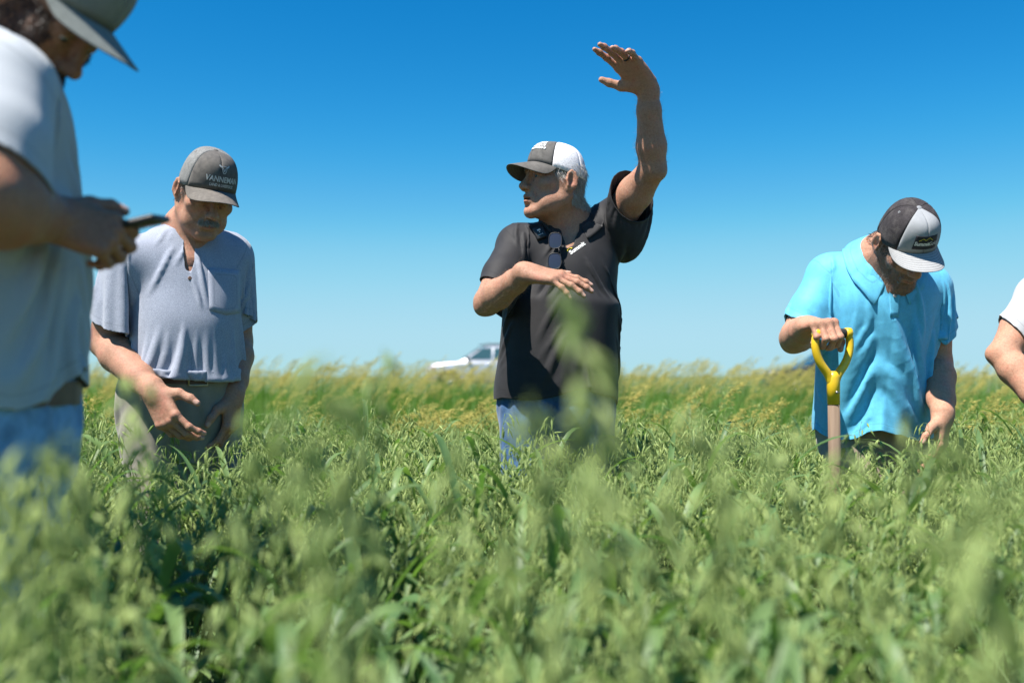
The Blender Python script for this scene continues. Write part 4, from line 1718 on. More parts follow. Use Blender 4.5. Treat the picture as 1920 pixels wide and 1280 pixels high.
# band collar, open placket with buttons, chest pocket
collar(prM, M['grey_shirt'], stand=.030, gap=20, drop=.030, rise=.010, rx=.074, ry=.078, flip=False, name='collar_band')
rgt, frt, upv = prM['frame']
nk = np.asarray(spM['neck'])
lft = -rgt
c0 = nk + frt * .10 - V(0, 0, .10)
for i, dz in enumerate((.02, -.015, -.055)):
    p = patch_on(prM['bvh'], c0, lft, V(0, 0, 1), frt, [(-.022 + .006 * i, dz)], .002)[0]
    mb = MB()
    n = unit(frt + V(0, 0, .3)); a = unit(np.cross(n, V(0, 0, 1))); b_ = np.cross(n, a)
    mb.grid([[p + (a * math.cos(q) + b_ * math.sin(q)) * r_ + n * h for q in np.linspace(0, 2 * math.pi, 12, endpoint=False)] for r_, h in ((.006, 0), (.006, .002), (.0045, .0026), (.0005, .002))], closed=True)
    mb.build('shirt_button', M['button'], prM['root'])


def cloth_patch(pr, c, rt, upx, nrm, w, h, m, name, off=.003, n=8, taper=0., dip=0., parent=None):
    pts = []
    for i in range(n + 1):
        for j in range(n + 1):
            u = -.5 + j / n; vv = -.5 + i / n
            pts.append((u * w * (1 - taper * (0.5 - vv)), vv * h - dip * (1 - abs(u) * 2) * (.5 - vv)))
    wv = patch_on(pr['bvh'], c, rt, upx, nrm, pts, off)
    b = MB().grid([wv[i * (n + 1):(i + 1) * (n + 1)] for i in range(n + 1)])
    ed = [min(min(i, n - i) * h / n, min(j, n - j) * w / n) + .001 for i in range(n + 1) for j in range(n + 1)]
    o = b.build(name, m, parent or pr['root'], attrs={'edge': np.array(ed), 'seam': np.full(len(b.v), .5)})
    md = o.modifiers.new('s', 'SOLIDIFY'); md.thickness = .002; md.offset = 1
    return o


cloth_patch(prM, nk + frt * .12 + lft * .095 - V(0, 0, .185), lft, V(0, 0, 1), frt, .105, .13, M['grey_shirt'], 'chest_pocket', dip=.012)
bM, ptsM, rrM = belt(prM, spM['trousers']['waist'] - .020, .036, M['leather'], spM['pelvis'], prM['frame'][1], tilt=.15, yaw_buckle=352)

# --- man in the blue shirt, hand on a shovel
hdB = Head(P(1697, 455, 3.00), 12, -50, -8, .99, eyes=0)
spB = dict(
    label='man in bright blue polo bowing his head, one hand on a shovel', yaw=6,
    pelvis=P(1640, 795, 3.30), neck=P(1652, 484, 3.12), head=hdB, skin=M['skin_fair'], beard=.85,
    armR=(P(1556, 520, 3.18), P(1490, 634, 3.14), P(1513, 613, 2.92)),
    armL=(P(1738, 540, 3.20), P(1757, 680, 3.22), P(1768, 778, 3.04)),
    arm_r=(.062, .057, .051, .050, .033),
    handR=(V(.20, -.85, .05), V(.08, .0, -1), dict(curl=[(62, 72, 30), (64, 74, 32), (66, 74, 32), (68, 74, 32)], spread=(3, 1, -2, -5), thumb=((.6, .7, .45), (.55, .35, .8), (.2, -.3, .95)), size=1.04)),
    handL=(V(-.12, -.1, -.95), V(-.75, .55, .1), dict(curl=[(16, 22, 14), (20, 24, 14), (24, 26, 16), (30, 28, 18)], size=1.02)),
    legR=(P(1590, 700, 3.12) * V(1, 1, 0) + V(0, 0, .44), P(1575, 700, 3.34) * V(1, 1, 0) + V(0, 0, .09)),
    legL=(P(1690, 700, 3.14) * V(1, 1, 0) + V(0, 0, .44), P(1712, 700, 3.36) * V(1, 1, 0) + V(0, 0, .09)),
    trousers=dict(mat=M['khaki_brown'], waist=P(1640, 772, 3.3)[2], wide=.0, label='brown khaki trousers'),
    shirt=dict(mat=M['blue_shirt'], hem=P(1640, 778, 3.25)[2], sleeveR=.165, sleeveL=.145, label='bright blue short-sleeved polo shirt',
               secs=[(-.14, .192, .148, .015), (-.02, .188, .146, .012), (.10, .178, .142, .01), (.24, .174, .136, .005), (.36, .178, .130), (.46, .172, .112), (.53, .13, .09), (.57, .07, .065)],
               scale=ease_dir(V(.50, -.0, -.86), .985, 1.13), v_len=.06, v_w=.012, nx=.072, ny=.076, seed=11, sl_r=(.074, .088), hem_n=(0, .12, 0), cuffR=(0, 0, -.1)),
)
prB = person(spB)
hair_from(prB, 'hair', lambda l: ((np.abs(l[:, 0]) > .055) & (l[:, 1] < .036) & (l[:, 2] < .06) & (l[:, 2] > np.where(l[:, 1] > -.005, -.02, np.where(l[:, 1] > -.03, .02, -.05)))) |
          ((l[:, 1] < -.05) & (l[:, 2] < .05) & (l[:, 2] > -.055)), .011, .001, M['hair_dark'], 3600, 1)
hair_from(prB, 'beard', lambda l: (hdB.masks(l @ hdB.M * hdB.s + hdB.c, 1.)[1] > .5), .006, .0007, M['hair_salt'], 2600, 3, comb=(0, .3, -1), lift=.6)
capB, capB_o = make_cap(prB, (M['cap_light'], M['cap_light_v'], M['cap_black_mesh'], M['cap_light']), dict(H=.096, up=.6, z0=.044), dict(length=.070, droop=.014, pitch=-4, sq=2.8), 'light grey cap with black mesh back and black front patch', fp=50)
pp = []
n = 10
for i in range(n + 1):
    for j in range(n + 1):
        pp.append(((-.5 + j / n) * .078, (-.5 + i / n) * .040))
pv = capB.put(pp, R(0), .27, .0022)
capB_patch = MB().grid([pv[i * (n + 1):(i + 1) * (n + 1)] for i in range(n + 1)]).build('front_patch', M['patch_black'], capB_o, solid=.0022)


def cap_text2(cap, parent, s, size, x0, t, m, bold=0., shear=0., name='lettering'):
    v, f = text_mesh(s, size, bold=bold, shear=shear)
    return mobj(name, cap.put([(p[0] + x0, p[1]) for p in v], 0, t, .0042), f, m, parent, smooth=False)


cap_text2(capB, capB_o, 'Summit', .0150, -.0135, .235, M['white_thread'], .00045)
cap_text2(capB, capB_o, 'Gold', .0150, .0225, .235, M['white_thread'])
mb = MB()


def stroke0(cap, pts, w, t, mbx, off=.0042):
    for (a, b) in zip(pts[:-1], pts[1:]):
        a, b = np.array(a), np.array(b)
        d = (b - a) / np.linalg.norm(b - a); nn = np.array([-d[1], d[0]]) * w / 2
        mbx.add(cap.put([a + nn, a - nn, b - nn, b + nn], 0, t, off), [(0, 1, 2, 3)])


stroke0(capB, [(-.026, .002), (-.013, .0095), (-.006, .0045), (.006, .0125), (.018, .004)], .0014, .29, mb)
mb.build('mountain_mark', M['yellow_thread'], capB_o)
collar(prB, M['blue_shirt'], stand=.019, fall=.052, gap=15, drop=.022, rise=.008, rx=.070, ry=.076, spread=.032, point=.034)
rgt, frt, upv = prB['frame']
nkB = np.asarray(spB['neck'])
cloth_patch(prB, nkB + frt * .11 - V(0, 0, .125), -rgt, V(0, 0, 1), frt, .030, .13, M['blue_shirt'], 'placket', .0028)
for dz in (-.085, -.125):
    p = patch_on(prB['bvh'], nkB + frt * .11 + V(0, 0, dz), -rgt, V(0, 0, 1), frt, [(0, 0)], .0065)[0]
    n = unit(frt + V(0, 0, .2)); a = unit(np.cross(n, V(0, 0, 1))); b_ = np.cross(n, a)
    MB().grid([[p + (a * math.cos(q) + b_ * math.sin(q)) * r_ + n * h for q in np.linspace(0, 2 * math.pi, 12, endpoint=False)] for r_, h in ((.0055, 0), (.0055, .002), (.004, .0026), (.0005, .002))], closed=True).build('shirt_button', M['cap_light'], prB['root'])
belt(prB, spB['trousers']['waist'] - .018, .035, M['leather'], spB['pelvis'], prB['frame'][1])

# --- man close by on the left, looking at a phone
hdP = Head(P(84, 14, 1.64), 82, -50, 0, 1.06, eyes=1)
spP = dict(
    label='bearded man in pale grey t-shirt and light jeans looking at a phone', yaw=84,
    pelvis=P(-40, 742, 1.66), neck=P(-30, 58, 1.67), head=hdP, skin=M['skin_dark'], beard=1., look=(0, -.6),
    armR=(P(0, 168, 1.50), P(-34, 372, 1.36), P(88, 408, 1.53)),
    armL=(P(10, 150, 1.84), P(-20, 420, 1.96), P(72, 458, 1.78)),
    arm_r=(.070, .068, .062, .063, .038),
    handR=(V(.80, .42, -.22), V(-.35, .82, -.32), dict(curl=[(42, 48, 30), (50, 54, 34), (56, 56, 36), (60, 58, 36)], spread=(4, 1, -3, -8), thumb=((.75, .65, .15), (.9, .35, .2), (.95, .1, .3)), size=1.02)),
    handL=(V(.90, -.36, -.14), V(.1, -.35, .9), dict(curl=[(20, 30, 22), (24, 34, 24), (28, 36, 24), (32, 38, 26)], spread=(4, 1, -3, -8), thumb=((.75, .6, .3), (.85, .4, .35), (.9, .2, .35)), size=1.0)),
    legR=(P(-12, 700, 1.56) * V(1, 1, 0) + V(0, 0, .52), P(-22, 700, 1.55) * V(1, 1, 0) + V(0, 0, .09)),
    legL=(P(-2, 700, 1.76) * V(1, 1, 0) + V(0, 0, .52), P(12, 700, 1.78) * V(1, 1, 0) + V(0, 0, .09)),
    trousers=dict(mat=M['denim_light'], waist=P(12, 706, 1.66)[2], wide=.004, label='washed light blue jeans'),
    shirt=dict(mat=M['pale_shirt'], hem=P(12, 615, 1.66)[2], sleeveR=.15, sleeveL=.15, label='pale grey short-sleeved t-shirt',
               secs=[(-.14, .200, .158, .008), (-.02, .198, .156, .008), (.10, .190, .148, .006), (.24, .188, .142, .0), (.36, .192, .140), (.46, .180, .118), (.53, .13, .09), (.57, .07, .065)],
               scale=ease_dir(V(-.5, 0, .85), 1.0, 1.15), nx=.074, ny=.078, seed=5, sl_r=(.082, .094), cuffR=(0, 0, -.45), h=.0085, hem_n=(-.32, 0, 0)),
)
prP = person(spP)
hair_from(prP, 'beard', lambda l: (hdP.masks(l @ hdP.M * hdP.s + hdP.c, 1.)[1] > .5), .009, .0009, M['hair_dark'], 9000, 3, comb=(0, .35, -1), lift=.55)
hair_from(prP, 'hair', lambda l: ((np.abs(l[:, 0]) > .055) & (l[:, 1] < .036) & (l[:, 2] < .06) & (l[:, 2] > np.where(l[:, 1] > -.005, -.03, np.where(l[:, 1] > -.03, .02, -.05)))) |
          ((l[:, 1] < -.05) & (l[:, 2] < .05) & (l[:, 2] > -.055)), .006, .001, M['hair_dark'], 4200, 1)
for sg_ in (-1, 1):
    hair_from(prP, 'eyebrow', lambda l: (l[:, 0] * sg_ > 0) & (np.abs(l[:, 2] - .030) < .005) & (np.abs(l[:, 0]) > .012) & (np.abs(l[:, 0]) < .05) & (l[:, 1] > .06), .009, .0009, M['hair_dark'], 170, 2, comb=(.6, 0, .2))
capP, capP_o = make_cap(prP, (M['cap_olive'], M['cap_olive_v'], M['cap_olive'], M['cap_olive']), dict(H=.096, up=.5, z0=.053), dict(length=.078, droop=.015, pitch=-3), 'plain grey-green cap with curved visor', fp=58)
collar(prP, M['pale_shirt'], stand=.016, gap=0, drop=.03, rise=.006, rx=.076, ry=.080, flip=False, name='collar_band')
bP, ptsP, rrP = belt(prP, spP['trousers']['waist'] - .028, .040, M['leather'], spP['pelvis'], prP['frame'][1], buckle=False)
# belt loops and the leather sheath on the hip
rgt, frt, upv = prP['frame']
zb = spP['trousers']['waist'] - .028
for i in (13, 22):
    d, _, o = ptsP[i]
    r_ = rrP[i]
    s_ = np.cross(V(0, 0, 1), d)
    c = o + d * (r_ + .009)
    MB().box(c, (.016, .004, .062), np.array([s_, d, V(0, 0, 1)])).build('belt_loop', M['denim_light'], prP['trousers'][0], bevel=.0015)
d, _, o = ptsP[18]
shv, shf = isosurface([ell(o + d * (rrP[18] + .016) - V(0, 0, .03), V(.038, .014, .062), np.array([np.cross(V(0, 0, 1), d), d, V(0, 0, 1)]), .01)], .004, 1)
mobj('leather_sheath', shv, shf, M['leather'], prP['root'])

# --- fifth man, only an arm and shoulder inside the frame
hdW = Head(P(2075, 372, 3.22), -30, -12, 0, 1.03)
spW = dict(
    label='man in white shirt whose bent arm reaches in beside the field edge', yaw=-22,
    hh=.006, ah=.003, tsteps=8, pelvis=P(2065, 745, 3.34), neck=P(2058, 468, 3.33), head=hdW, skin=M['skin_fair'],
    armR=(P(1950, 556, 3.26), P(1880, 664, 3.20), P(1962, 768, 3.06)),
    armL=(P(2165, 556, 3.42), P(2200, 700, 3.45), P(2150, 790, 3.25)),
    arm_r=(.062, .056, .049, .049, .032),
    handR=(V(.75, -.2, -.6), V(.2, .9, .2), dict(curl=RELAX)),
    handL=(V(-.5, -.3, -.7), V(-.6, .6, 0), dict(curl=RELAX)),
    legR=(P(2010, 700, 3.30) * V(1, 1, 0) + V(0, 0, .50), P(2000, 700, 3.36) * V(1, 1, 0) + V(0, 0, .09)),
    legL=(P(2110, 700, 3.40) * V(1, 1, 0) + V(0, 0, .50), P(2125, 700, 3.44) * V(1, 1, 0) + V(0, 0, .09)),
    trousers=dict(mat=M['khaki'], waist=P(2065, 705, 3.34)[2], label='grey khaki trousers'),
    shirt=dict(mat=M['white_shirt'], hem=P(2065, 745, 3.34)[2], sleeveR=.15, sleeveL=.16, label='white short-sleeved shirt',
               secs=[(-.14, .196, .148, .01), (-.02, .194, .148, .01), (.10, .188, .145, .01), (.24, .186, .140, .005), (.36, .190, .135), (.46, .178, .115), (.53, .13, .09), (.57, .07, .065)],
               scale=ease_dir(V(.3, 0, .95), 1.01, 1.08), nx=.072, ny=.076, seed=9, sl_r=(.074, .090), h=.012),
)
prW = person(spW)
collar(prW, M['white_shirt'], stand=.026, fall=.05, gap=16, drop=.022, rx=.072, ry=.077, spread=.024, point=.02)
hair_from(prW, 'hair', lambda l: (l[:, 2] > np.where(l[:, 1] > .03, .06, np.where(l[:, 1] > -.03, .02, -.05))) & (l[:, 1] < .075), .02, .001, M['hair_dark'], 5000, 1)
# ------------------------------------------------------------------ ground and road
def soil(nt, b):
    c = ramp(nt, noise(nt, 3, 6, .7), [(.3, (.045, .034, .022)), (.7, (.11, .085, .055))])
    nt.links.new(c, b.inputs['Base Color']); b.inputs['Roughness'].default_value = .95
    bump(nt, b, noise(nt, 12, 6, .7), .6, .02)


def turf(nt, b):
    c = ramp(nt, noise(nt, .8, 6, .7), [(.3, (.05, .09, .025)), (.7, (.12, .15, .05))])
    nt.links.new(c, b.inputs['Base Color']); b.inputs['Roughness'].default_value = .95


M['soil'] = mat('field_soil', soil)
M['turf'] = mat('prairie_turf', turf)
M['gravel'] = simple('road_gravel', (.27, .24, .20), .95, var=.3, scale=6, bmp=.5, bscale=60)


def land_z(x, y):
    """flat field, a low road bank, then ground that falls away"""
    bank = .28 * math.exp(-((y - 40) / 6.5) ** 4)
    return bank - .012 * max(0, y - 52) + (0 if y < 52 else 0)


ys = [-60, -20, -8, 0, 3, 5.2, 8, 14, 20, 26, 30, 32, 33, 34, 35, 36, 38, 40, 42, 44, 45, 46, 47, 48, 50, 55, 70, 100, 200, 500, 1500, 5000]
xs = [-5000, -1500, -400, -120, -60, -30, -15, -6, 0, 6, 15, 30, 60, 120, 400, 1500, 5000]
b_ = MB().grid([[V(x, y, max(land_z(x, y), -12)) for x in xs] for y in ys])
b_.m = [0 if (q // (len(xs) - 1)) < 5 else 1 for q in range(len(b_.f))]
g = b_.build('ground', [M['soil'], M['turf']], origin=V(0, 0, 0)); tag(g, kind='structure')
rows = [[V(x, y, land_z(0, y) + .004 + .03 * (1 - ((y - 40) / 3.3) ** 2)) for x in (-300, -60, -20, 0, 20, 60, 300)] for y in (36.8, 38, 39, 40, 41, 42, 43.2)]
r_ = MB().grid(rows).build('road', M['gravel'], origin=V(0, 40, .28)); tag(r_, kind='structure')
# ------------------------------------------------------------------ things the men carry
M['yellow_paint'] = simple('yellow_enamel', (.72, .46, .015), .4, var=.10, scale=25, bmp=.15, bscale=60, coat=.2)
M['rubber'] = simple('black_rubber_grip', (.02, .02, .02), .75, var=.3, scale=80)
M['steel'] = simple('worn_steel', (.30, .29, .28), .45, 1, var=.3, scale=18)
M['phone_glass'] = simple('phone_glass', (.012, .013, .016), .12)
M['dark_lens'] = simple('dark_lens', (.03, .035, .055), .08)


def wood(nt, b):
    f = noise(nt, 30, 5, .6, stretch=(1, 1, .06))
    nt.links.new(ramp(nt, f, [(.3, (.12, .075, .048)), (.55, (.21, .145, .095)), (.75, (.28, .205, .14))]), b.inputs['Base Color'])
    b.inputs['Roughness'].default_value = .8
    bump(nt, b, f, .4, .002)


M['ash_wood'] = mat('weathered_ash', wood)

hB = prB['hands']['R']
ga = unit(hB.t * V(1, 1, .15))                       # along the grip
gc = hB.at(0, .086, .026) + ga * .026
dn = unit(V(-.02, 0, -1) - ga * (V(-.02, 0, -1) @ ga))
shovel = empty('shovel', (gc[0], gc[1], 0))
tag(shovel, 'shovel with yellow D-handle and grey wooden shaft held upright', 'shovel')
nx = np.cross(ga, dn)
Wd, Hd = .052, .128
mb = MB()
prof = [(-.046, .0), (-.055, .012), (-.056, .035), (-.051, .062), (-.040, .086), (-.026, .104), (-.014, .118), (-.008, .135)]
for sgn in (-1, 1):
    pts = [gc + ga * (sgn * -x) + dn * z for x, z in prof]
    rows = []
    for i, p in enumerate(pts):
        t = unit(pts[min(i + 1, len(pts) - 1)] - pts[max(i - 1, 0)])
        s_ = unit(np.cross(nx, t))
        wdt = .0105 + .003 * (i / 7)
        rows.append([p + s_ * (wdt * math.cos(a)) + nx * (.0135 * math.sin(a)) for a in np.linspace(0, 2 * math.pi, 12, endpoint=False)])
    mb.grid(rows, closed=True)
mb.build('handle_yoke', M['yellow_paint'], shovel, sub=1)
MB().tube([gc - ga * .050, gc - ga * .02, gc + ga * .02, gc + ga * .050], .0135, 16).build('grip', M['rubber'], shovel)
for sgn in (-1, 1):
    MB().tube([gc + ga * sgn * .040, gc + ga * sgn * .046, gc + ga * sgn * .057, gc + ga * sgn * .061], [.0150, .0165, .0160, .010], 14).build('grip_socket', M['yellow_paint'], shovel)
so = gc + dn * .108
sk = MB().tube([so, so + dn * .018, so + dn * .035, so + dn * .095], [.014, .019, .0185, .0175], 20).build('socket', M['yellow_paint'], shovel)
rv = so + dn * .060 - nx * (.0185 if nx[1] > 0 else -.0185)
rn = -nx if nx[1] > 0 else nx
MB().tube([rv - rn * .002, rv + rn * .002, rv + rn * .0035], [.0045, .0045, .002], 10).build('rivet', M['steel'], sk)
top = so + dn * .09
foot = top + dn * ((top[2] - .24) / -dn[2])
MB().tube([top, top + (foot - top) * .3, top + (foot - top) * .7, foot], [.0165, .0175, .0175, .0165], 20).build('shaft', M['ash_wood'], shovel)
rows = []
for i in range(9):
    t = i / 8
    c = foot + dn * (-.10 + .31 * t)
    hw = .022 if t < .3 else .105 * min(1, (t - .22) * 6) * (1 - max(0, t - .75) ** 1.5 * 5.2)
    rows.append([c + ga * hw * u + nx * (.022 * u * u * min(1, t * 3) - (.016 if t < .3 else .004)) for u in np.linspace(-1, 1, 9)])
MB().grid(rows).build('blade', M['steel'], shovel, solid=.003)

# phone
pc = P(222, 428, 1.62)
pa = unit(V(.90, -.05, .20)); pn = unit(V(-.22, -.09, .95)); pn = unit(pn - pa * (pn @ pa)); pb = np.cross(pn, pa)
ph = MB().box(pc, (.150, .074, .0105), np.array([pa, pb, pn])).build('phone', M['black_plastic'], None, bevel=.0035)
tag(ph, 'black phone held in both hands by the man in pale t-shirt', 'phone')
MB().box(pc + pn * .0055, (.142, .068, .0008), np.array([pa, pb, pn])).build('screen', M['phone_glass'], ph)
MB().box(pc - pn * .0058 + pa * .052 + pb * .016, (.026, .026, .0018), np.array([pa, pb, pn])).build('camera_bump', M['phone_glass'], ph, bevel=.0006)

# microphone clipped to the black shirt, and glasses hanging in its neck
rgt, frt, upv = prC['frame']
lft = -rgt


def on_shirt(pr, px, py, D, off):
    o = Vector((0, 0, CAM_H)); w_ = P(px, py, D)
    d = Vector(w_) - o
    h = pr['bvh'].ray_cast(o, d.normalized(), 10)
    if h[0] is None:
        return w_, frt
    n_ = np.array(h[1]); n_ = n_ if n_[1] < 0 else -n_
    return np.array(h[0]) + n_ * off, n_


mp, mn = on_shirt(prC, 1012, 440, 3.2, .010)
mn = unit(mn + frt * 1.2)
ma = unit(lft * .86 + V(0, 0, .38)); ma = unit(ma - mn * (ma @ mn)); mu_ = np.cross(mn, ma); mu_ = mu_ if mu_[2] > 0 else -mu_
mic = MB().box(mp, (.036, .016, .046), np.array([ma, mn, mu_])).build('microphone', M['black_plastic'], None, bevel=.005)
tag(mic, 'small black clip-on microphone at the neck of the black polo', 'microphone')
mb = MB()
for k in range(3):
    mb.box(mp + mn * .0084 + ma * (.004 * (k - 1)) + mu_ * .008, (.0028, .0006, .006), np.array([ma, mn, mu_]))
mb.box(mp + mn * .0084 + mu_ * .0005, (.003, .0006, .003), np.array([ma, mn, mu_]))
for k in range(5):
    mb.box(mp + mn * .0084 + ma * (.0036 * (k - 2)) - mu_ * .009, (.0024, .0006, .002), np.array([ma, mn, mu_]))
mo = mb.build('white_marking', M['white_thread'], mic)
mo['kind'] = 'stuff'
MB().box(mp - mn * .010 - mu_ * .004, (.020, .004, .034), np.array([ma, mn, mu_])).build('clip', M['black_plastic'], mic, bevel=.001)

gp, gn = on_shirt(prC, 1041, 474, 3.2, .016)
gn = unit(gn + frt * 1.5)
gu = unit(V(.02, 0, 1) - gn * gn[2]); gr = np.cross(gu, gn)
gl = MB()


def lens_loop(c, w, h, n=20):
    return [c + gr * (w * math.copysign(abs(math.cos(a)) ** .7, math.cos(a))) + gu * (h * math.copysign(abs(math.sin(a)) ** .7, math.sin(a))) for a in np.linspace(0, 2 * math.pi, n, endpoint=False)]


lens_c = [gp + gu * .034, gp - gu * .034]
for c in lens_c:
    lp = lens_loop(c, .021, .026)
    gl.tube(lp + [lp[0]], .0016, 6, caps=False)
gl.tube([lens_c[0] - gu * .025 + gr * .012, gp + gr * .014 + gn * .003, lens_c[1] + gu * .025 + gr * .012], .0018, 6)
glasses = gl.build('sunglasses', M['black_plastic'])
tag(glasses, 'dark sunglasses hung from the open neck of the black polo', 'glasses')
for c in lens_c:
    lp = lens_loop(c, .0205, .0255)
    MB().add([c + gn * .0022] + lp, [(0, 1 + k, 1 + (k + 1) % 20) for k in range(20)]).build('lens', M['dark_lens'], glasses)
for c, s_ in ((lens_c[0], 1), (lens_c[1], -1)):
    e = c + gu * s_ * .026
    MB().tube([e + gr * .010, e + gr * .012 - gn * .006, gp + gu * s_ * .005 + gr * .018 - gn * .009, gp - gu * s_ * .055 + gr * .016 - gn * .010], .0015, 6).build('temple', M['black_plastic'], glasses)

# name stitched on the black polo
sp0, sn = on_shirt(prC, 1082, 466, 3.2, 0)
tx = unit(V(.80, 0, .60)); ty = unit(np.cross(-frt, tx)); ty = ty if ty[2] > 0 else -ty
v_, f_ = text_mesh('Summit', .019)
mobj('lettering', patch_on(prC['bvh'], sp0, tx, ty, frt, [(p[0], p[1]) for p in v_], .0042), f_, M['white_thread'], prC['shirt'][0], smooth=False)
mb = MB()
path = [(-.034, .010), (-.022, .019), (-.012, .012), (.006, .026), (.022, .018)]
for a, b in zip(path[:-1], path[1:]):
    a, b = np.array(a), np.array(b); d = (b - a) / np.linalg.norm(b - a); nn = np.array([-d[1], d[0]]) * .0014
    mb.add(patch_on(prC['bvh'], sp0, tx, ty, frt, [a + nn, a - nn, b - nn, b + nn], .0042), [(0, 1, 2, 3)])
mb.build('mountain_mark', M['yellow_thread'], prC['shirt'][0])

# ------------------------------------------------------------------ cars on the road
def car_paint(name, col, metal=.3):
    return simple(name, col, .25, metal, coat=1.0)


M['silver_paint'] = car_paint('silver_paint', (.46, .48, .52), .4)
M['dark_paint'] = car_paint('dark_grey_paint', (.03, .032, .036), .3)
M['car_glass'] = simple('tinted_glass', (.03, .07, .08), .06, spec=.8)
M['tyre'] = simple('tyre_rubber', (.02, .02, .02), .8)
M['rim'] = simple('wheel_alloy', (.45, .45, .46), .3, 1)
M['lamp'] = simple('headlamp', (.85, .86, .88), .1, .2, coat=1.)
M['amber'] = simple('amber_lamp', (.65, .16, .02), .2)
M['trim'] = simple('dark_trim', (.015, .015, .016), .5)


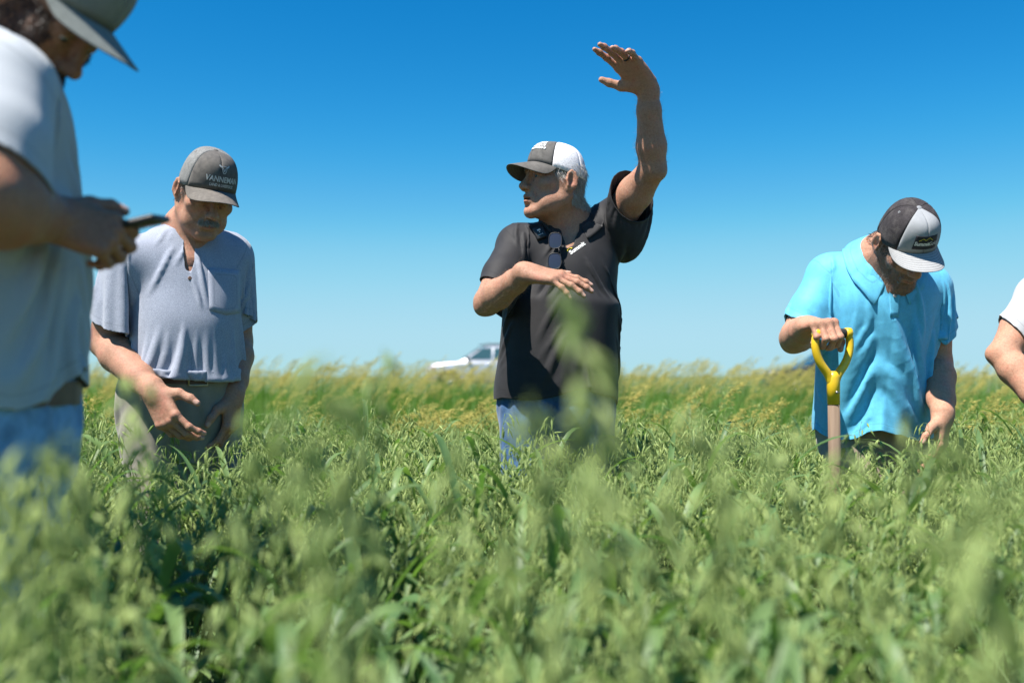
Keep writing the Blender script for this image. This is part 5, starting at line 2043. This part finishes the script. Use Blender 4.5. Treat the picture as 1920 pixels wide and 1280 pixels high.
def car(loc, yaw, paint, label, group=None):
    """estate car / SUV, nose towards -x before turning; built around its own base"""
    root = empty('parked_car', loc)
    tag(root, label, 'car', group)
    c, s = math.cos(R(yaw)), math.sin(R(yaw))
    loc = np.asarray(loc, float)

    def T(x, y, z):
        return loc + V(c * x - s * y, s * x + c * y, z)
    # stations along the car: x, sill z, belt z, half width
    st = [(-2.38, .42, .62, .55), (-2.36, .34, .86, .74), (-2.25, .28, .97, .84), (-1.9, .26, 1.03, .90), (-1.2, .25, 1.09, .93), (-.95, .25, 1.12, .935), (0, .25, 1.13, .94), (1.2, .25, 1.15, .93), (2.0, .27, 1.14, .90), (2.28, .32, 1.08, .84), (2.36, .45, .95, .74)]
    rows = []
    for x, z0, z1, w in st:
        zm = z0 + (z1 - z0) * .55
        half = [(0, z0), (w * .8, z0), (w * .97, z0 + .10), (w, zm), (w * .985, z1 - .12), (w * .93, z1 - .02), (w * .80, z1), (w * .4, z1 + .018), (0, z1 + .022)]
        ring = [T(x, y, z) for y, z in half] + [T(x, -y, z) for y, z in half[-2:0:-1]]
        rows.append(ring)
    b = MB().grid(rows, closed=True)
    b.add(rows[0], [tuple(range(len(rows[0])))]); b.add(rows[-1], [tuple(range(len(rows[-1])))[::-1]])
    body = b.build('body', paint, root, sub=1)
    # cabin
    cs = [(-1.02, 1.10, .80), (-.20, 1.66, .62), (.1, 1.70, .63), (1.2, 1.71, .62), (1.75, 1.66, .60), (2.22, 1.12, .74)]
    low = [(-1.10, .86), (-.55, .88), (.1, .89), (1.2, .885), (1.9, .86), (2.28, .80)]
    rows = []
    for (x1, z1, w1), (x0, w0) in zip(cs, low):
        ring = [T(x0, w0, 1.09), T(x0 + (x1 - x0) * .5, w0 + (w1 - w0) * .42, 1.09 + (z1 - 1.09) * .5), T(x1, w1, z1 - .03), T(x1, w1 * .85, z1), T(x1, 0, z1 + .02),
                T(x1, -w1 * .85, z1), T(x1, -w1, z1 - .03), T(x0 + (x1 - x0) * .5, -w0 - (w1 - w0) * .42, 1.09 + (z1 - 1.09) * .5), T(x0, -w0, 1.09)]
        rows.append(ring)
    MB().grid(rows).build('cabin', paint, root, sub=1)

    def pane(name, q, m, th=.012, par=None):
        q = [np.asarray(p) for p in q]
        n = unit(np.cross(q[1] - q[0], q[-1] - q[0]))
        ctr = sum(q) / len(q)
        if n @ (ctr - T(.3, 0, 1.3)) < 0: n = -n
        k = len(q)
        vs = [p + n * th for p in q] + [p - n * .03 for p in q]
        fs = [tuple(range(k))] + [(i, (i + 1) % k, k + (i + 1) % k, k + i) for i in range(k)]
        return MB().add(vs, fs).build(name, m, par or root, smooth=False)

    def sidepoint(x, z, sg):
        t = (z - 1.09) / .60
        return T(x, sg * (.885 + (.625 - .885) * t + .010), z)
    for sg in (-1, 1):
        pane('front_window', [sidepoint(-.72, 1.16, sg), sidepoint(.22, 1.16, sg), sidepoint(.22, 1.60, sg), sidepoint(-.14, 1.60, sg)], M['car_glass'])
        pane('rear_window', [sidepoint(.30, 1.16, sg), sidepoint(1.18, 1.17, sg), sidepoint(1.12, 1.60, sg), sidepoint(.30, 1.60, sg)], M['car_glass'])
        pane('quarter_window', [sidepoint(1.27, 1.17, sg), sidepoint(1.95, 1.20, sg), sidepoint(1.70, 1.58, sg), sidepoint(1.22, 1.60, sg)], M['car_glass'])
        MB().tube([T(-.3, sg * .60, 1.70), T(0, sg * .60, 1.755), T(1.3, sg * .60, 1.765), T(1.7, sg * .58, 1.70)], .018, 8).build('roof_rail', M['trim'], root)
        mir = MB(); mir.box(T(-.68, sg * 1.03, 1.18), (.11, .20, .15), np.array([T(1, 0, 0) - T(0, 0, 0), T(0, 1, 0) - T(0, 0, 0), V(0, 0, 1)]))
        mir.box(T(-.66, sg * .92, 1.13), (.06, .1, .05), np.array([T(1, 0, 0) - T(0, 0, 0), T(0, 1, 0) - T(0, 0, 0), V(0, 0, 1)]))
        mir.build('mirror', M['trim'], root, bevel=.02)
        for x in (.12, 1.08):
            MB().box(T(x, sg * .955, .98), (.17, .03, .028), np.array([T(1, 0, 0) - T(0, 0, 0), T(0, 1, 0) - T(0, 0, 0), V(0, 0, 1)])).build('door_handle', M['rim'], root, bevel=.008)
        hl = MB(); hl.grid([[T(-2.30 + .14 * u * u * 2.2 + .10 * u, sg * (.46 + .36 * u), .80 + .13 * w_ + .03 * u) - (T(1, 0, 0) - T(0, 0, 0)) * (.05 * (1 - w_)) for u in np.linspace(0, 1, 7)] for w_ in (0, .5, 1)])
        hl.build('headlight', M['lamp'], root, solid=.04)
        MB().box(T(-2.02, sg * .905, .84), (.14, .03, .05), np.array([T(1, 0, 0) - T(0, 0, 0), T(0, 1, 0) - T(0, 0, 0), V(0, 0, 1)])).build('side_marker', M['amber'], root, bevel=.01)
        for x in (-1.42, 1.42):
            hub = T(x, sg * .84, .36)
            ax_ = T(0, sg, 0) - T(0, 0, 0)
            ax1 = T(1, 0, 0) - T(0, 0, 0)
            arch = MB()
            arch.grid([[hub + ax_ * .105 + (ax1 * math.cos(a) + V(0, 0, 1) * math.sin(a)) * r_ for a in np.linspace(-.25, math.pi + .25, 20)] for r_ in (.33, .44)])
            arch.build('wheel_arch', M['trim'], root, solid=.03)
            rows = [[hub + ax_ * d + (ax1 * math.cos(a) + V(0, 0, 1) * math.sin(a)) * r_ for a in np.linspace(0, 2 * math.pi, 32, endpoint=False)] for d, r_ in ((-.10, .24), (-.11, .34), (-.06, .36), (.06, .36), (.11, .34), (.12, .25))]
            ty_ = MB().grid(rows, closed=True).build('wheel', M['tyre'], root)
            rm = MB()
            rows = [[hub + ax_ * d + (ax1 * math.cos(a) + V(0, 0, 1) * math.sin(a)) * r_ for a in np.linspace(0, 2 * math.pi, 32, endpoint=False)] for d, r_ in ((.118, .25), (.10, .235), (.07, .22))]
            rm.grid(rows, closed=True)
            for k in range(5):
                a = 2 * math.pi * k / 5
                rd = ax1 * math.cos(a) + V(0, 0, 1) * math.sin(a)
                tg_ = np.cross(ax_, rd)
                rm.box(hub + ax_ * .095 + rd * .125, (.20, .05, .025), np.array([rd, tg_, ax_]))
            rm.build('rim', M['rim'], ty_)
    pane('windscreen', [T(-.93, -.74, 1.17), T(-.93, .74, 1.17), T(-.30, .58, 1.61), T(-.30, -.58, 1.61)], M['car_glass'])
    pane('rear_screen', [T(2.20, -.64, 1.20), T(2.20, .64, 1.20), T(1.84, .56, 1.60), T(1.84, -.56, 1.60)], M['car_glass'])
    gr_ = MB()
    for k in range(4):
        gr_.box(T(-2.39, 0, .60 + k * .06), (.03, .9, .03), np.array([T(1, 0, 0) - T(0, 0, 0), T(0, 1, 0) - T(0, 0, 0), V(0, 0, 1)]))
    gr_.build('grille', M['trim'], root)
    MB().box(T(-2.37, 0, .42), (.10, 1.5, .14), np.array([T(1, 0, 0) - T(0, 0, 0), T(0, 1, 0) - T(0, 0, 0), V(0, 0, 1)])).build('bumper', M['trim'], root, bevel=.03)
    return root


cx = P(800, 700, 39.0)[0]
car((cx + 2.40, 39.0, land_z(0, 39) + .10), -4, M['silver_paint'], 'silver estate car parked beyond the tall grass')
cx = P(1432, 700, 38.)[0]
car((cx + 2.40, 38.0, land_z(0, 38) - .12), 3, M['dark_paint'], 'dark car almost hidden in the tall grass of the verge')
# ------------------------------------------------------------------ plant materials
def leafmat(name, col, col2, trans=.35, rough=.5, scale=9, tip=None, spec=.35, hue=.35):
    def bld(nt, b):
        oi = N(nt, 'ShaderNodeObjectInfo')
        base = ramp(nt, oi.outputs['Random'], [(0., col), (1., col2)])
        nz = ramp(nt, noise(nt, scale, 3), [(.3, (.72, .78, .72)), (.7, (1.2, 1.15, 1.1))])
        c = mixc(nt, 1.0, base, nz, 'MULTIPLY')
        if tip is not None:
            c = mixc(nt, attr(nt, 'tip'), c, tip)
        nt.links.new(c, b.inputs['Base Color'])
        b.inputs['Roughness'].default_value = rough
        b.inputs['Specular IOR Level'].default_value = spec
        tr = N(nt, 'ShaderNodeBsdfTranslucent')
        tc = mixc(nt, 1.0, c, (1.05, 1.25, .45), 'MULTIPLY')
        nt.links.new(tc, tr.inputs['Color'])
        mx = N(nt, 'ShaderNodeMixShader', i_0=trans)
        nt.links.new(b.outputs[0], mx.inputs[1]); nt.links.new(tr.outputs[0], mx.inputs[2])
        out = nt.nodes['Material Output']
        nt.links.new(mx.outputs[0], out.inputs['Surface'])
    return mat(name, bld)


M['oat_leaf'] = leafmat('oat_leaf', (.085, .175, .070), (.18, .29, .105), .40, .45, tip=(.17, .2, .08))
M['oat_stem'] = leafmat('oat_stem', (.12, .19, .08), (.16, .23, .10), .15, .45)
M['oat_spike'] = leafmat('oat_spikelet', (.26, .35, .12), (.40, .48, .18), .35, .5, 30)
M['brome_head'] = leafmat('brome_seed_head', (.42, .38, .10), (.58, .50, .16), .3, .6, 30)
M['grass_blade'] = leafmat('grass_blade', (.06, .165, .020), (.115, .24, .036), .45, .45, tip=(.16, .22, .06))
M['grass_stem'] = leafmat('grass_stem', (.16, .22, .06), (.26, .27, .10), .2, .5)


class PM:
    """plant mesh: quads with a tip attribute"""
    def __init__(s):
        s.v, s.f, s.t = [], [], []

    def ribbon(s, pts, widths, side, fold=.0, tip0=0., tip1=0.):
        """blade along pts, folded along its midrib"""
        n = len(pts)
        o = len(s.v)
        for i, (p, w) in enumerate(zip(pts, widths)):
            t = unit(pts[min(i + 1, n - 1)] - pts[max(i - 1, 0)])
            sd = unit(side - t * (side @ t))
            up = np.cross(sd, t)
            s.v += [p - sd * w / 2 + up * w * fold, p, p + sd * w / 2 + up * w * fold]
            tv = tip0 + (tip1 - tip0) * i / (n - 1)
            s.t += [tv] * 3
        for i in range(n - 1):
            a = o + i * 3
            s.f += [(a, a + 1, a + 4, a + 3), (a + 1, a + 2, a + 5, a + 4)]

    def stalk(s, pts, r0, r1, n=4):
        o = len(s.v)
        m = len(pts)
        t0 = unit(pts[1] - pts[0])
        a = unit(np.cross(t0, V(.3, 1, .1)))
        for i, p in enumerate(pts):
            t = unit(pts[min(i + 1, m - 1)] - pts[max(i - 1, 0)])
            a = unit(a - t * (a @ t)); b = np.cross(t, a)
            r = r0 + (r1 - r0) * i / (m - 1)
            for k in range(n):
                th = 2 * math.pi * k / n
                s.v.append(p + r * (a * math.cos(th) + b * math.sin(th)))
            s.t += [0.] * n
        for i in range(m - 1):
            for k in range(n):
                s.f.append((o + i * n + k, o + i * n + (k + 1) % n, o + (i + 1) * n + (k + 1) % n, o + (i + 1) * n + k))

    def seed(s, p, d, ln, w, rng, n=4):
        """a pointed husk: two rings between two points"""
        d = unit(d)
        a = unit(np.cross(d, rng.normal(0, 1, 3))); b = np.cross(d, a)
        o = len(s.v)
        prof = ((0, .12), (.28, 1.), (.6, .75), (1., .06))
        for q, r in prof:
            for k in range(n):
                th = 2 * math.pi * k / n
                s.v.append(p + d * ln * q + (a * math.cos(th) + b * math.sin(th) * .7) * w / 2 * r)
            s.t += [0.] * n
        for i in range(3):
            for k in range(n):
                s.f.append((o + i * n + k, o + i * n + (k + 1) % n, o + (i + 1) * n + (k + 1) % n, o + (i + 1) * n + k))

    def mesh(s, name, m, smooth=True):
        return mesh_data(name, np.array(s.v), np.array(s.f), m, smooth, {'tip': np.array(s.t)})


def bez(p0, d0, p1, n):
    """quadratic arc leaving p0 along d0 and ending at p1"""
    c = p0 + d0
    return [p0 * (1 - t) ** 2 + c * 2 * t * (1 - t) + p1 * t * t for t in np.linspace(0, 1, n)]


def oat_parts(rng, h=.78, nleaf=4, dense=1., tall=False, lw=1.):
    """one tiller: stem, leaves, nodding panicle; returned as part meshes"""
    lean = rng.normal(0, .045, 2) * (.4 if tall else 1)
    top = V(lean[0] + .05 * rng.normal(), lean[1], h * .80)
    st = [V(0, 0, -.02), V(lean[0] * .15, lean[1] * .15, h * .27), V(lean[0] * .5, lean[1] * .5, h * .55), top]
    stem = PM(); stem.stalk(st, .0026, .0014)
    leaves = []
    for i in range(nleaf):
        z = h * (.26 + (.36 if tall else .50) * i / max(1, nleaf - 1) + rng.uniform(-.03, .03))
        t = z / (h * .8)
        p = np.array([np.interp(t, [0, .33, .69, 1], [q[c] for q in st]) for c in range(3)])
        a = rng.uniform(0, 2 * math.pi)
        o = V(math.cos(a), math.sin(a), 0)
        L = rng.uniform(.20, .34) * (1.0 if i < nleaf - 1 else .8)
        up = rng.uniform(.5, .9)
        drop = rng.uniform(-.25, .6)
        end = p + o * L * rng.uniform(.55, .85) + V(0, 0, L * (.55 - drop))
        pts = bez(p, o * L * .28 + V(0, 0, L * up), end, 9)
        w = rng.uniform(.013, .021) * lw
        ws = [w * q for q in (.5, .8, .95, 1, 1, .92, .75, .45, .04)]
        sd = np.cross(o, V(0, 0, 1)) * math.cos(rng.uniform(-.5, .5)) + V(0, 0, 1) * rng.uniform(-.4, .4)
        lf = PM(); lf.ribbon(pts, ws, sd, .18, 0, rng.uniform(.0, .5))
        leaves.append(lf)
    pan = PM()
    hz = h * .80
    nod = rng.normal(0, .03, 2) + np.array([.025, 0])
    tip = top + V(nod[0], nod[1], h * .22)
    if tall: tip = top + V(nod[0] * .5, nod[1] * .5, h * .22)
    rach = bez(top, V(lean[0] * .1, lean[1] * .1, h * .12), tip, 6)
    pan.stalk(rach, .0013, .0005, 3)
    nw = 10 if tall else 8
    for wv in range(nw):
        t = wv / (nw - 1) * .95
        p = np.array([np.interp(t, np.linspace(0, 1, 6), [q[c] for q in rach]) for c in range(3)])
        nb = 2 if tall else int(round((3.4 - wv * .28) * dense))
        for b in range(max(1, nb)):
            a = rng.uniform(0, 2 * math.pi)
            o = V(math.cos(a), math.sin(a), 0)
            L = rng.uniform(.035, .085) * (1 - .45 * t) * (.42 if tall else 1)
            end = p + o * L * .75 + V(0, 0, L * rng.uniform(-.2, .6))
            br = bez(p, o * L * .2 + V(0, 0, L * .6), end, 4)
            pan.stalk(br, .0005, .0003, 3)
            for s_ in range(rng.integers(1, 3)):
                q = br[-1 - s_]
                dd = V(o[0] * .35 + rng.normal(0, .25), o[1] * .35 + rng.normal(0, .25), -1 + rng.uniform(-.1, .5))
                ln = rng.uniform(.022, .030)
                pan.seed(q, dd, ln, rng.uniform(.0048, .0070) * (1.5 if tall else 1), rng)
                if rng.random() < .5:
                    pan.seed(q, dd + rng.normal(0, .3, 3), ln * .9, .0042, rng)
    return stem, leaves, pan


def join(pms, mats):
    v, f, t, mi = [], [], [], []
    for k, p in pms:
        o = len(v)
        v += p.v; t += p.t
        f += [tuple(i + o for i in q) for q in p.f]
        mi += [k] * len(p.f)
    return mesh_data('plant', np.array(v), np.array(f), mats, True, {'tip': np.array(t)}, mi)


def brome_parts(rng, h=.95, lean=.18):
    """tall grass with a golden plume blown to one side"""
    top = V(h * lean, rng.normal(0, .03), h * .78)
    st = bez(V(0, 0, -.02), V(.01, 0, h * .5), top, 5)
    stem = PM(); stem.stalk(st, .0018, .0009, 3)
    pan = PM()
    tip = top + V(h * rng.uniform(.08, .16), rng.normal(0, .02), h * rng.uniform(.10, .17))
    ra = bez(top, V(h * .03, 0, h * .12), tip, 7)
    pan.stalk(ra, .0009, .0003, 3)
    for i in range(7):
        t = i / 6
        p = ra[i]
        for b in range(6 if i < 5 else 4):
            a = rng.uniform(0, 2 * math.pi)
            L = rng.uniform(.03, .065) * (1 - .35 * t)
            o = V(math.cos(a) * .55 + .55, math.sin(a) * .7, rng.uniform(.1, .8))
            e = p + o * L
            pan.stalk([p, e], .0004, .0003, 3)
            dd = V(.75 + rng.normal(0, .2), rng.normal(0, .3), rng.uniform(-.7, .5))
            pan.seed(e, dd, rng.uniform(.018, .028), rng.uniform(.004, .006), rng)
            if rng.random() < .6:
                pan.seed(p + o * L * .6, dd + rng.normal(0, .2, 3), rng.uniform(.016, .024), .0045, rng)
    leaves = []
    for i in range(3):
        z = h * rng.uniform(.15, .55)
        a = rng.uniform(-1.3, 1.3)
        o = V(math.cos(a), math.sin(a), 0)
        L = rng.uniform(.18, .32)
        p = V(h * lean * (z / h) ** 2, 0, z)
        lf = PM(); lf.ribbon(bez(p, o * L * .2 + V(0, 0, L * .7), p + o * L * .8 + V(0, 0, L * rng.uniform(-.1, .6)), 7), [.006, .008, .008, .0075, .006, .004, .0005], np.cross(o, V(0, 0, 1)), .15, 0, .4)
        leaves.append(lf)
    return stem, leaves, pan


def tuft(rng, n=26, h=.75, spread=.10, lean=.22, w=.007):
    g = PM()
    for _ in range(n):
        a = rng.uniform(0, 2 * math.pi); r = spread * math.sqrt(rng.random())
        p = V(r * math.cos(a), r * math.sin(a), -.02)
        L = h * rng.uniform(.6, 1.1)
        a = rng.normal(0, 1.0)
        o = V(math.cos(a) * .8 + .35, math.sin(a) * .8, 0)
        ln = rng.uniform(.3, 1.) * lean * 2
        e = p + o * L * ln + V(0, 0, L * (1 - ln * .35))
        g.ribbon(bez(p, V(o[0] * L * .05, o[1] * L * .05, L * .6), e, 5), [w * .8, w, w, w * .7, w * .05], np.cross(unit(o), V(0, 0, 1)) + V(0, 0, rng.normal(0, .2)), .15, 0., rng.uniform(0, .6))
    return g


rng = np.random.default_rng(21)
OATS = []
for i in range(12):
    s_, l_, p_ = oat_parts(rng, .715 * rng.uniform(.95, 1.06), rng.integers(3, 5))
    OATS.append((s_, l_, p_))
SOIL = 0.


def gn_scatter(name, pts, rots, scales, meshes, label, cat):
    """one object of many plants: points that carry turn, size and kind, instanced by geometry nodes"""
    me = bpy.data.meshes.new(name)
    me.from_pydata([tuple(map(float, p)) for p in pts], [], [])
    a = me.attributes.new('rot', 'FLOAT_VECTOR', 'POINT'); a.data.foreach_set('vector', np.asarray(rots, np.float32).ravel())
    a = me.attributes.new('scl', 'FLOAT', 'POINT'); a.data.foreach_set('value', np.asarray(scales, np.float32))
    kind = np.random.default_rng(5).integers(0, len(meshes), len(pts)).astype(np.int32)
    a = me.attributes.new('kindex', 'INT', 'POINT'); a.data.foreach_set('value', kind)
    ob = bpy.data.objects.new(name, me)
    COL.objects.link(ob)
    coll = bpy.data.collections.new(name + '_kinds')
    for i, m in enumerate(meshes):
        coll.objects.link(bpy.data.objects.new('%s_kind_%02d' % (name, i), m))
    ng = bpy.data.node_groups.new(name, 'GeometryNodeTree')
    ng.interface.new_socket('Geometry', in_out='INPUT', socket_type='NodeSocketGeometry')
    ng.interface.new_socket('Geometry', in_out='OUTPUT', socket_type='NodeSocketGeometry')
    gi, go = ng.nodes.new('NodeGroupInput'), ng.nodes.new('NodeGroupOutput')
    iop = ng.nodes.new('GeometryNodeInstanceOnPoints')
    ci = ng.nodes.new('GeometryNodeCollectionInfo')
    ci.inputs['Collection'].default_value = coll
    ci.inputs['Separate Children'].default_value = True
    ci.inputs['Reset Children'].default_value = True

    def na(nm, typ):
        n_ = ng.nodes.new('GeometryNodeInputNamedAttribute'); n_.data_type = typ
        n_.inputs['Name'].default_value = nm
        return n_.outputs['Attribute']
    L = ng.links.new
    L(gi.outputs[0], iop.inputs['Points'])
    L(ci.outputs[0], iop.inputs['Instance'])
    iop.inputs['Pick Instance'].default_value = True
    L(na('kindex', 'INT'), iop.inputs['Instance Index'])
    e2r = ng.nodes.new('FunctionNodeEulerToRotation')
    L(na('rot', 'FLOAT_VECTOR'), e2r.inputs[0])
    L(e2r.outputs[0], iop.inputs['Rotation'])
    L(na('scl', 'FLOAT'), iop.inputs['Scale'])
    L(iop.outputs[0], go.inputs[0])
    md = ob.modifiers.new('plants', 'NODES'); md.node_group = ng
    tag(ob, label, cat, kind='stuff')
    return ob


# feet and legs of the men press the crop aside
LEGS = []
for sp in (spC, spM, spB, spP, spW):
    for sd in 'RL':
        k_, a_ = sp['leg' + sd]
        for t in (0, .35, .7, 1.):
            q = np.asarray(k_) * (1 - t) + np.asarray(a_) * t
            LEGS.append((q[0], q[1], .085))
    h_ = np.asarray(sp['pelvis']); LEGS.append((h_[0], h_[1], .13))
LEGS = np.array(LEGS)


def clear_of(x, y, extra=0.):
    return ((LEGS[:, 0] - x) ** 2 + (LEGS[:, 1] - y) ** 2 > (LEGS[:, 2] + extra) ** 2).all()


FIELD_END = 5.1      # metres from the camera to the edge of the oats
rng = np.random.default_rng(8)
oat_meshes = [join([(0, s_)] + [(1, l) for l in l_] + [(2, p_)], [M['oat_stem'], M['oat_leaf'], M['oat_spike']]) for s_, l_, p_ in OATS]
pts, rots, scl = [], [], []
near = []
for row in np.arange(-6.5, 8.0, .155):                     # drilled rows, running away from the camera a little askew
    for y in np.arange(-1.2, FIELD_END + .5, .030):
        x = row + y * .12 + rng.normal(0, .022)
        yy = y + rng.normal(0, .02)
        if yy > FIELD_END + .12 * math.sin(x * 2.3) + rng.normal(0, .12): continue
        if abs(x) > 1.1 + .62 * max(yy, 0): continue
        if x * x + yy * yy < .40 ** 2: continue
        if not clear_of(x, yy): continue
        dens = .26 if yy < 1.2 else (.48 if yy < 1.9 else (.8 if yy < 2.5 else 1.))
        if rng.random() > dens: continue
        s = rng.normal(1.0, .075) * (1.0 if yy > 1.2 else .97)
        r = (rng.normal(0, .06), rng.normal(.05, .06), rng.uniform(0, 2 * math.pi))
        d = math.hypot(x, yy)
        if .45 < yy < 2.2 and abs(x) < .55 * yy + .08:
            near.append((d, x, yy, s, r))
        else:
            pts.append((x, yy, 0)); rots.append(r); scl.append(s)
near.sort()
for q in near[230:]:
    pts.append((q[1], q[2], 0)); rots.append(q[4]); scl.append(q[3])
near = near[:230]
# tall stalks that rise well above the canopy close to the camera, as in the photograph (place, height)
TALLV = [oat_parts(rng, 1.0, 3, 1.2, tall=True) for _ in range(6)]
tall_at = []
TALL_LAB = []
for k_, (px, py, D) in enumerate(((1083, 545, .56), (1000, 735, .60), (1135, 690, .66), (648, 660, .62), (610, 745, .58), (690, 650, .95), (255, 705, .90), (470, 745, .80), (1385, 810, .62), (1335, 760, .80), (1690, 775, .80), (1830, 800, .50), (1880, 870, .45), (140, 800, .75), (60, 830, .70), (20, 850, .85), (95, 860, .90), (150, 850, 1.0), (35, 900, .95), (110, 905, .8), (5, 880, 1.05), (70, 880, 1.1), (165, 890, 1.15), (560, 800, .75), (850, 820, .8), (1240, 830, .7), (1570, 840, .85), (1470, 800, 1.0), (1775, 830, .9))):
    w_ = P(px, py, D)
    sc_ = w_[2] / 1.02
    pm_ = np.array(TALLV[k_ % 6][2].v).mean(0) * sc_
    rz = random.Random(px).uniform(0, 6.28)
    ox = pm_[0] * math.cos(rz) - pm_[1] * math.sin(rz); oy = pm_[0] * math.sin(rz) + pm_[1] * math.cos(rz)
    tall_at.append((D, w_[0] - ox, w_[1] - oy, sc_, (0., 0., rz)))
    TALL_LAB.append('tall oat stalk before the jeans of the bearded man' if px < 180 else 'tallest oat stalk, its head before the black polo' if px == 1083 else 'tall oat stalk before the jeans of the man in black polo' if 980 < px < 1160 else 'tall oat stalk before the man with the shovel' if 1500 < px < 1800 else 'tall oat stalk rising above the crop with open sky or verge behind')
NEARV = [oat_parts(rng, .725 * rng.uniform(.93, 1.08), 5, .6, lw=1.3) for _ in range(10)]
part_meshes = [(s_.mesh('stem', M['oat_stem']), [l.mesh('leaf', M['oat_leaf']) for l in l_], p_.mesh('panicle', M['oat_spike'])) for s_, l_, p_ in NEARV]
tall_meshes = [(s_.mesh('stem', M['oat_stem']), [l.mesh('leaf', M['oat_leaf']) for l in l_], p_.mesh('panicle', M['oat_spike'])) for s_, l_, p_ in TALLV]
N_NEAR = len(near)
for i, (d, x, y, s, r) in enumerate(near + tall_at):
    e = empty('oat_plant', (x, y, 0))
    e.rotation_euler = r
    e.scale = (s, s, s)
    if i < N_NEAR:
        tag(e, 'green oat plant with drooping panicle growing in the near rows', 'oat plant', 'oat plants of the nearest rows')
    else:
        tag(e, TALL_LAB[i - N_NEAR], 'oat plant', 'tall oat stalks above the canopy')
    sm, lm, pm = part_meshes[i % len(part_meshes)] if i < N_NEAR else tall_meshes[(i - N_NEAR) % 6]
    for nm, m in [('stem', sm)] + [('leaf', q) for q in lm] + [('panicle', pm)]:
        o = bpy.data.objects.new(nm, m)
        COL.objects.link(o)
        o.parent = e
oat_field = gn_scatter('oat_crop', pts, rots, scl, oat_meshes, 'dense standing crop of green oats', 'oats')
print('oats', len(pts), len(near), time.time() - T0)

# grassy verge beyond the oats: leafy tufts and golden brome plumes blown to the right
rng = np.random.default_rng(31)
tufts = [tuft(rng, 26, .72 * rng.uniform(.85, 1.15)).mesh('tuft', M['grass_blade']) for _ in range(8)]
pts, rots, scl = [], [], []
VERGE_END = 19.
for _ in range(9000):
    y = FIELD_END + (VERGE_END - FIELD_END) * rng.random() ** 1.25
    x = rng.uniform(-1, 1) * (2.2 + .62 * y)
    pts.append((x, y, 0)); rots.append((0, 0, rng.normal(0, .6)))
    hh = .80 + .36 * min(1, max(0, (y - 6) / 9))
    scl.append(hh * rng.normal(1.03, .10))
gn_scatter('verge_grass', pts, rots, scl, tufts, 'tall green grass of the roadside verge', 'grass')
bro = [brome_parts(rng, .95 * rng.uniform(.92, 1.08)) for _ in range(8)]
bro_m = [join([(0, s_)] + [(1, l) for l in l_] + [(2, p_)], [M['grass_stem'], M['grass_blade'], M['brome_head']]) for s_, l_, p_ in bro]
pts, rots, scl = [], [], []
for _ in range(2500):
    y = 6.5 + (VERGE_END + 1 - 6.5) * rng.random() ** .6
    x = rng.uniform(-1, 1) * (2.2 + .62 * y)
    if rng.random() > .45 + .55 * (math.sin(x * .9 + y) * .5 + .5) and y < 12: continue
    pts.append((x, y, 0)); rots.append((rng.normal(0, .05), rng.normal(.02, .06), rng.normal(0, .35)))
    hh = .86 + .30 * min(1, max(0, (y - 7) / 8))
    scl.append(hh * rng.normal(1., .08) / .97)
gn_scatter('brome_grass_stand', pts, rots, scl, bro_m, 'golden seed heads of brome grass along the verge', 'brome grass')
bro_p = [(s_.mesh('stem', M['grass_stem']), [l.mesh('leaf', M['grass_blade']) for l in l_], p_.mesh('seed_head', M['brome_head'])) for s_, l_, p_ in bro]
clumps = [(-2.1, 4), (-1.95, 5), (-1.55, 3), (-.62, 7), (-.42, 6), (-.30, 5), (-.12, 6), (-.55, 6), (-.2, 5), (.62, 5), (.85, 5), (1.05, 5), (1.42, 8), (1.62, 9), (1.75, 9), (1.9, 7), (2.15, 5), (2.35, 6), (-2.5, 5), (-1.2, 2), (.3, 3), (2.55, 5)]
i = 0
for cx, n in clumps:
    for _ in range(n * 2):
        x = cx + rng.normal(0, .10); y = FIELD_END - .35 + rng.normal(.2, .18)
        if not clear_of(x, y): continue
        e = empty('brome_grass', (x, y, 0))
        e.rotation_euler = (rng.normal(0, .05), rng.normal(0, .06), rng.normal(0, .5))
        s = rng.normal(.905, .05); e.scale = (s, s, s)
        tag(e, 'golden-plumed brome grass at the edge of the oats', 'brome grass', 'brome grasses at the edge of the oats')
        sm, lm, pm = bro_p[i % len(bro_p)]
        for nm, m in [('stem', sm)] + [('leaf', q) for q in lm] + [('seed_head', pm)]:
            o = bpy.data.objects.new(nm, m); COL.objects.link(o); o.parent = e
        i += 1
print('verge', i, time.time() - T0)
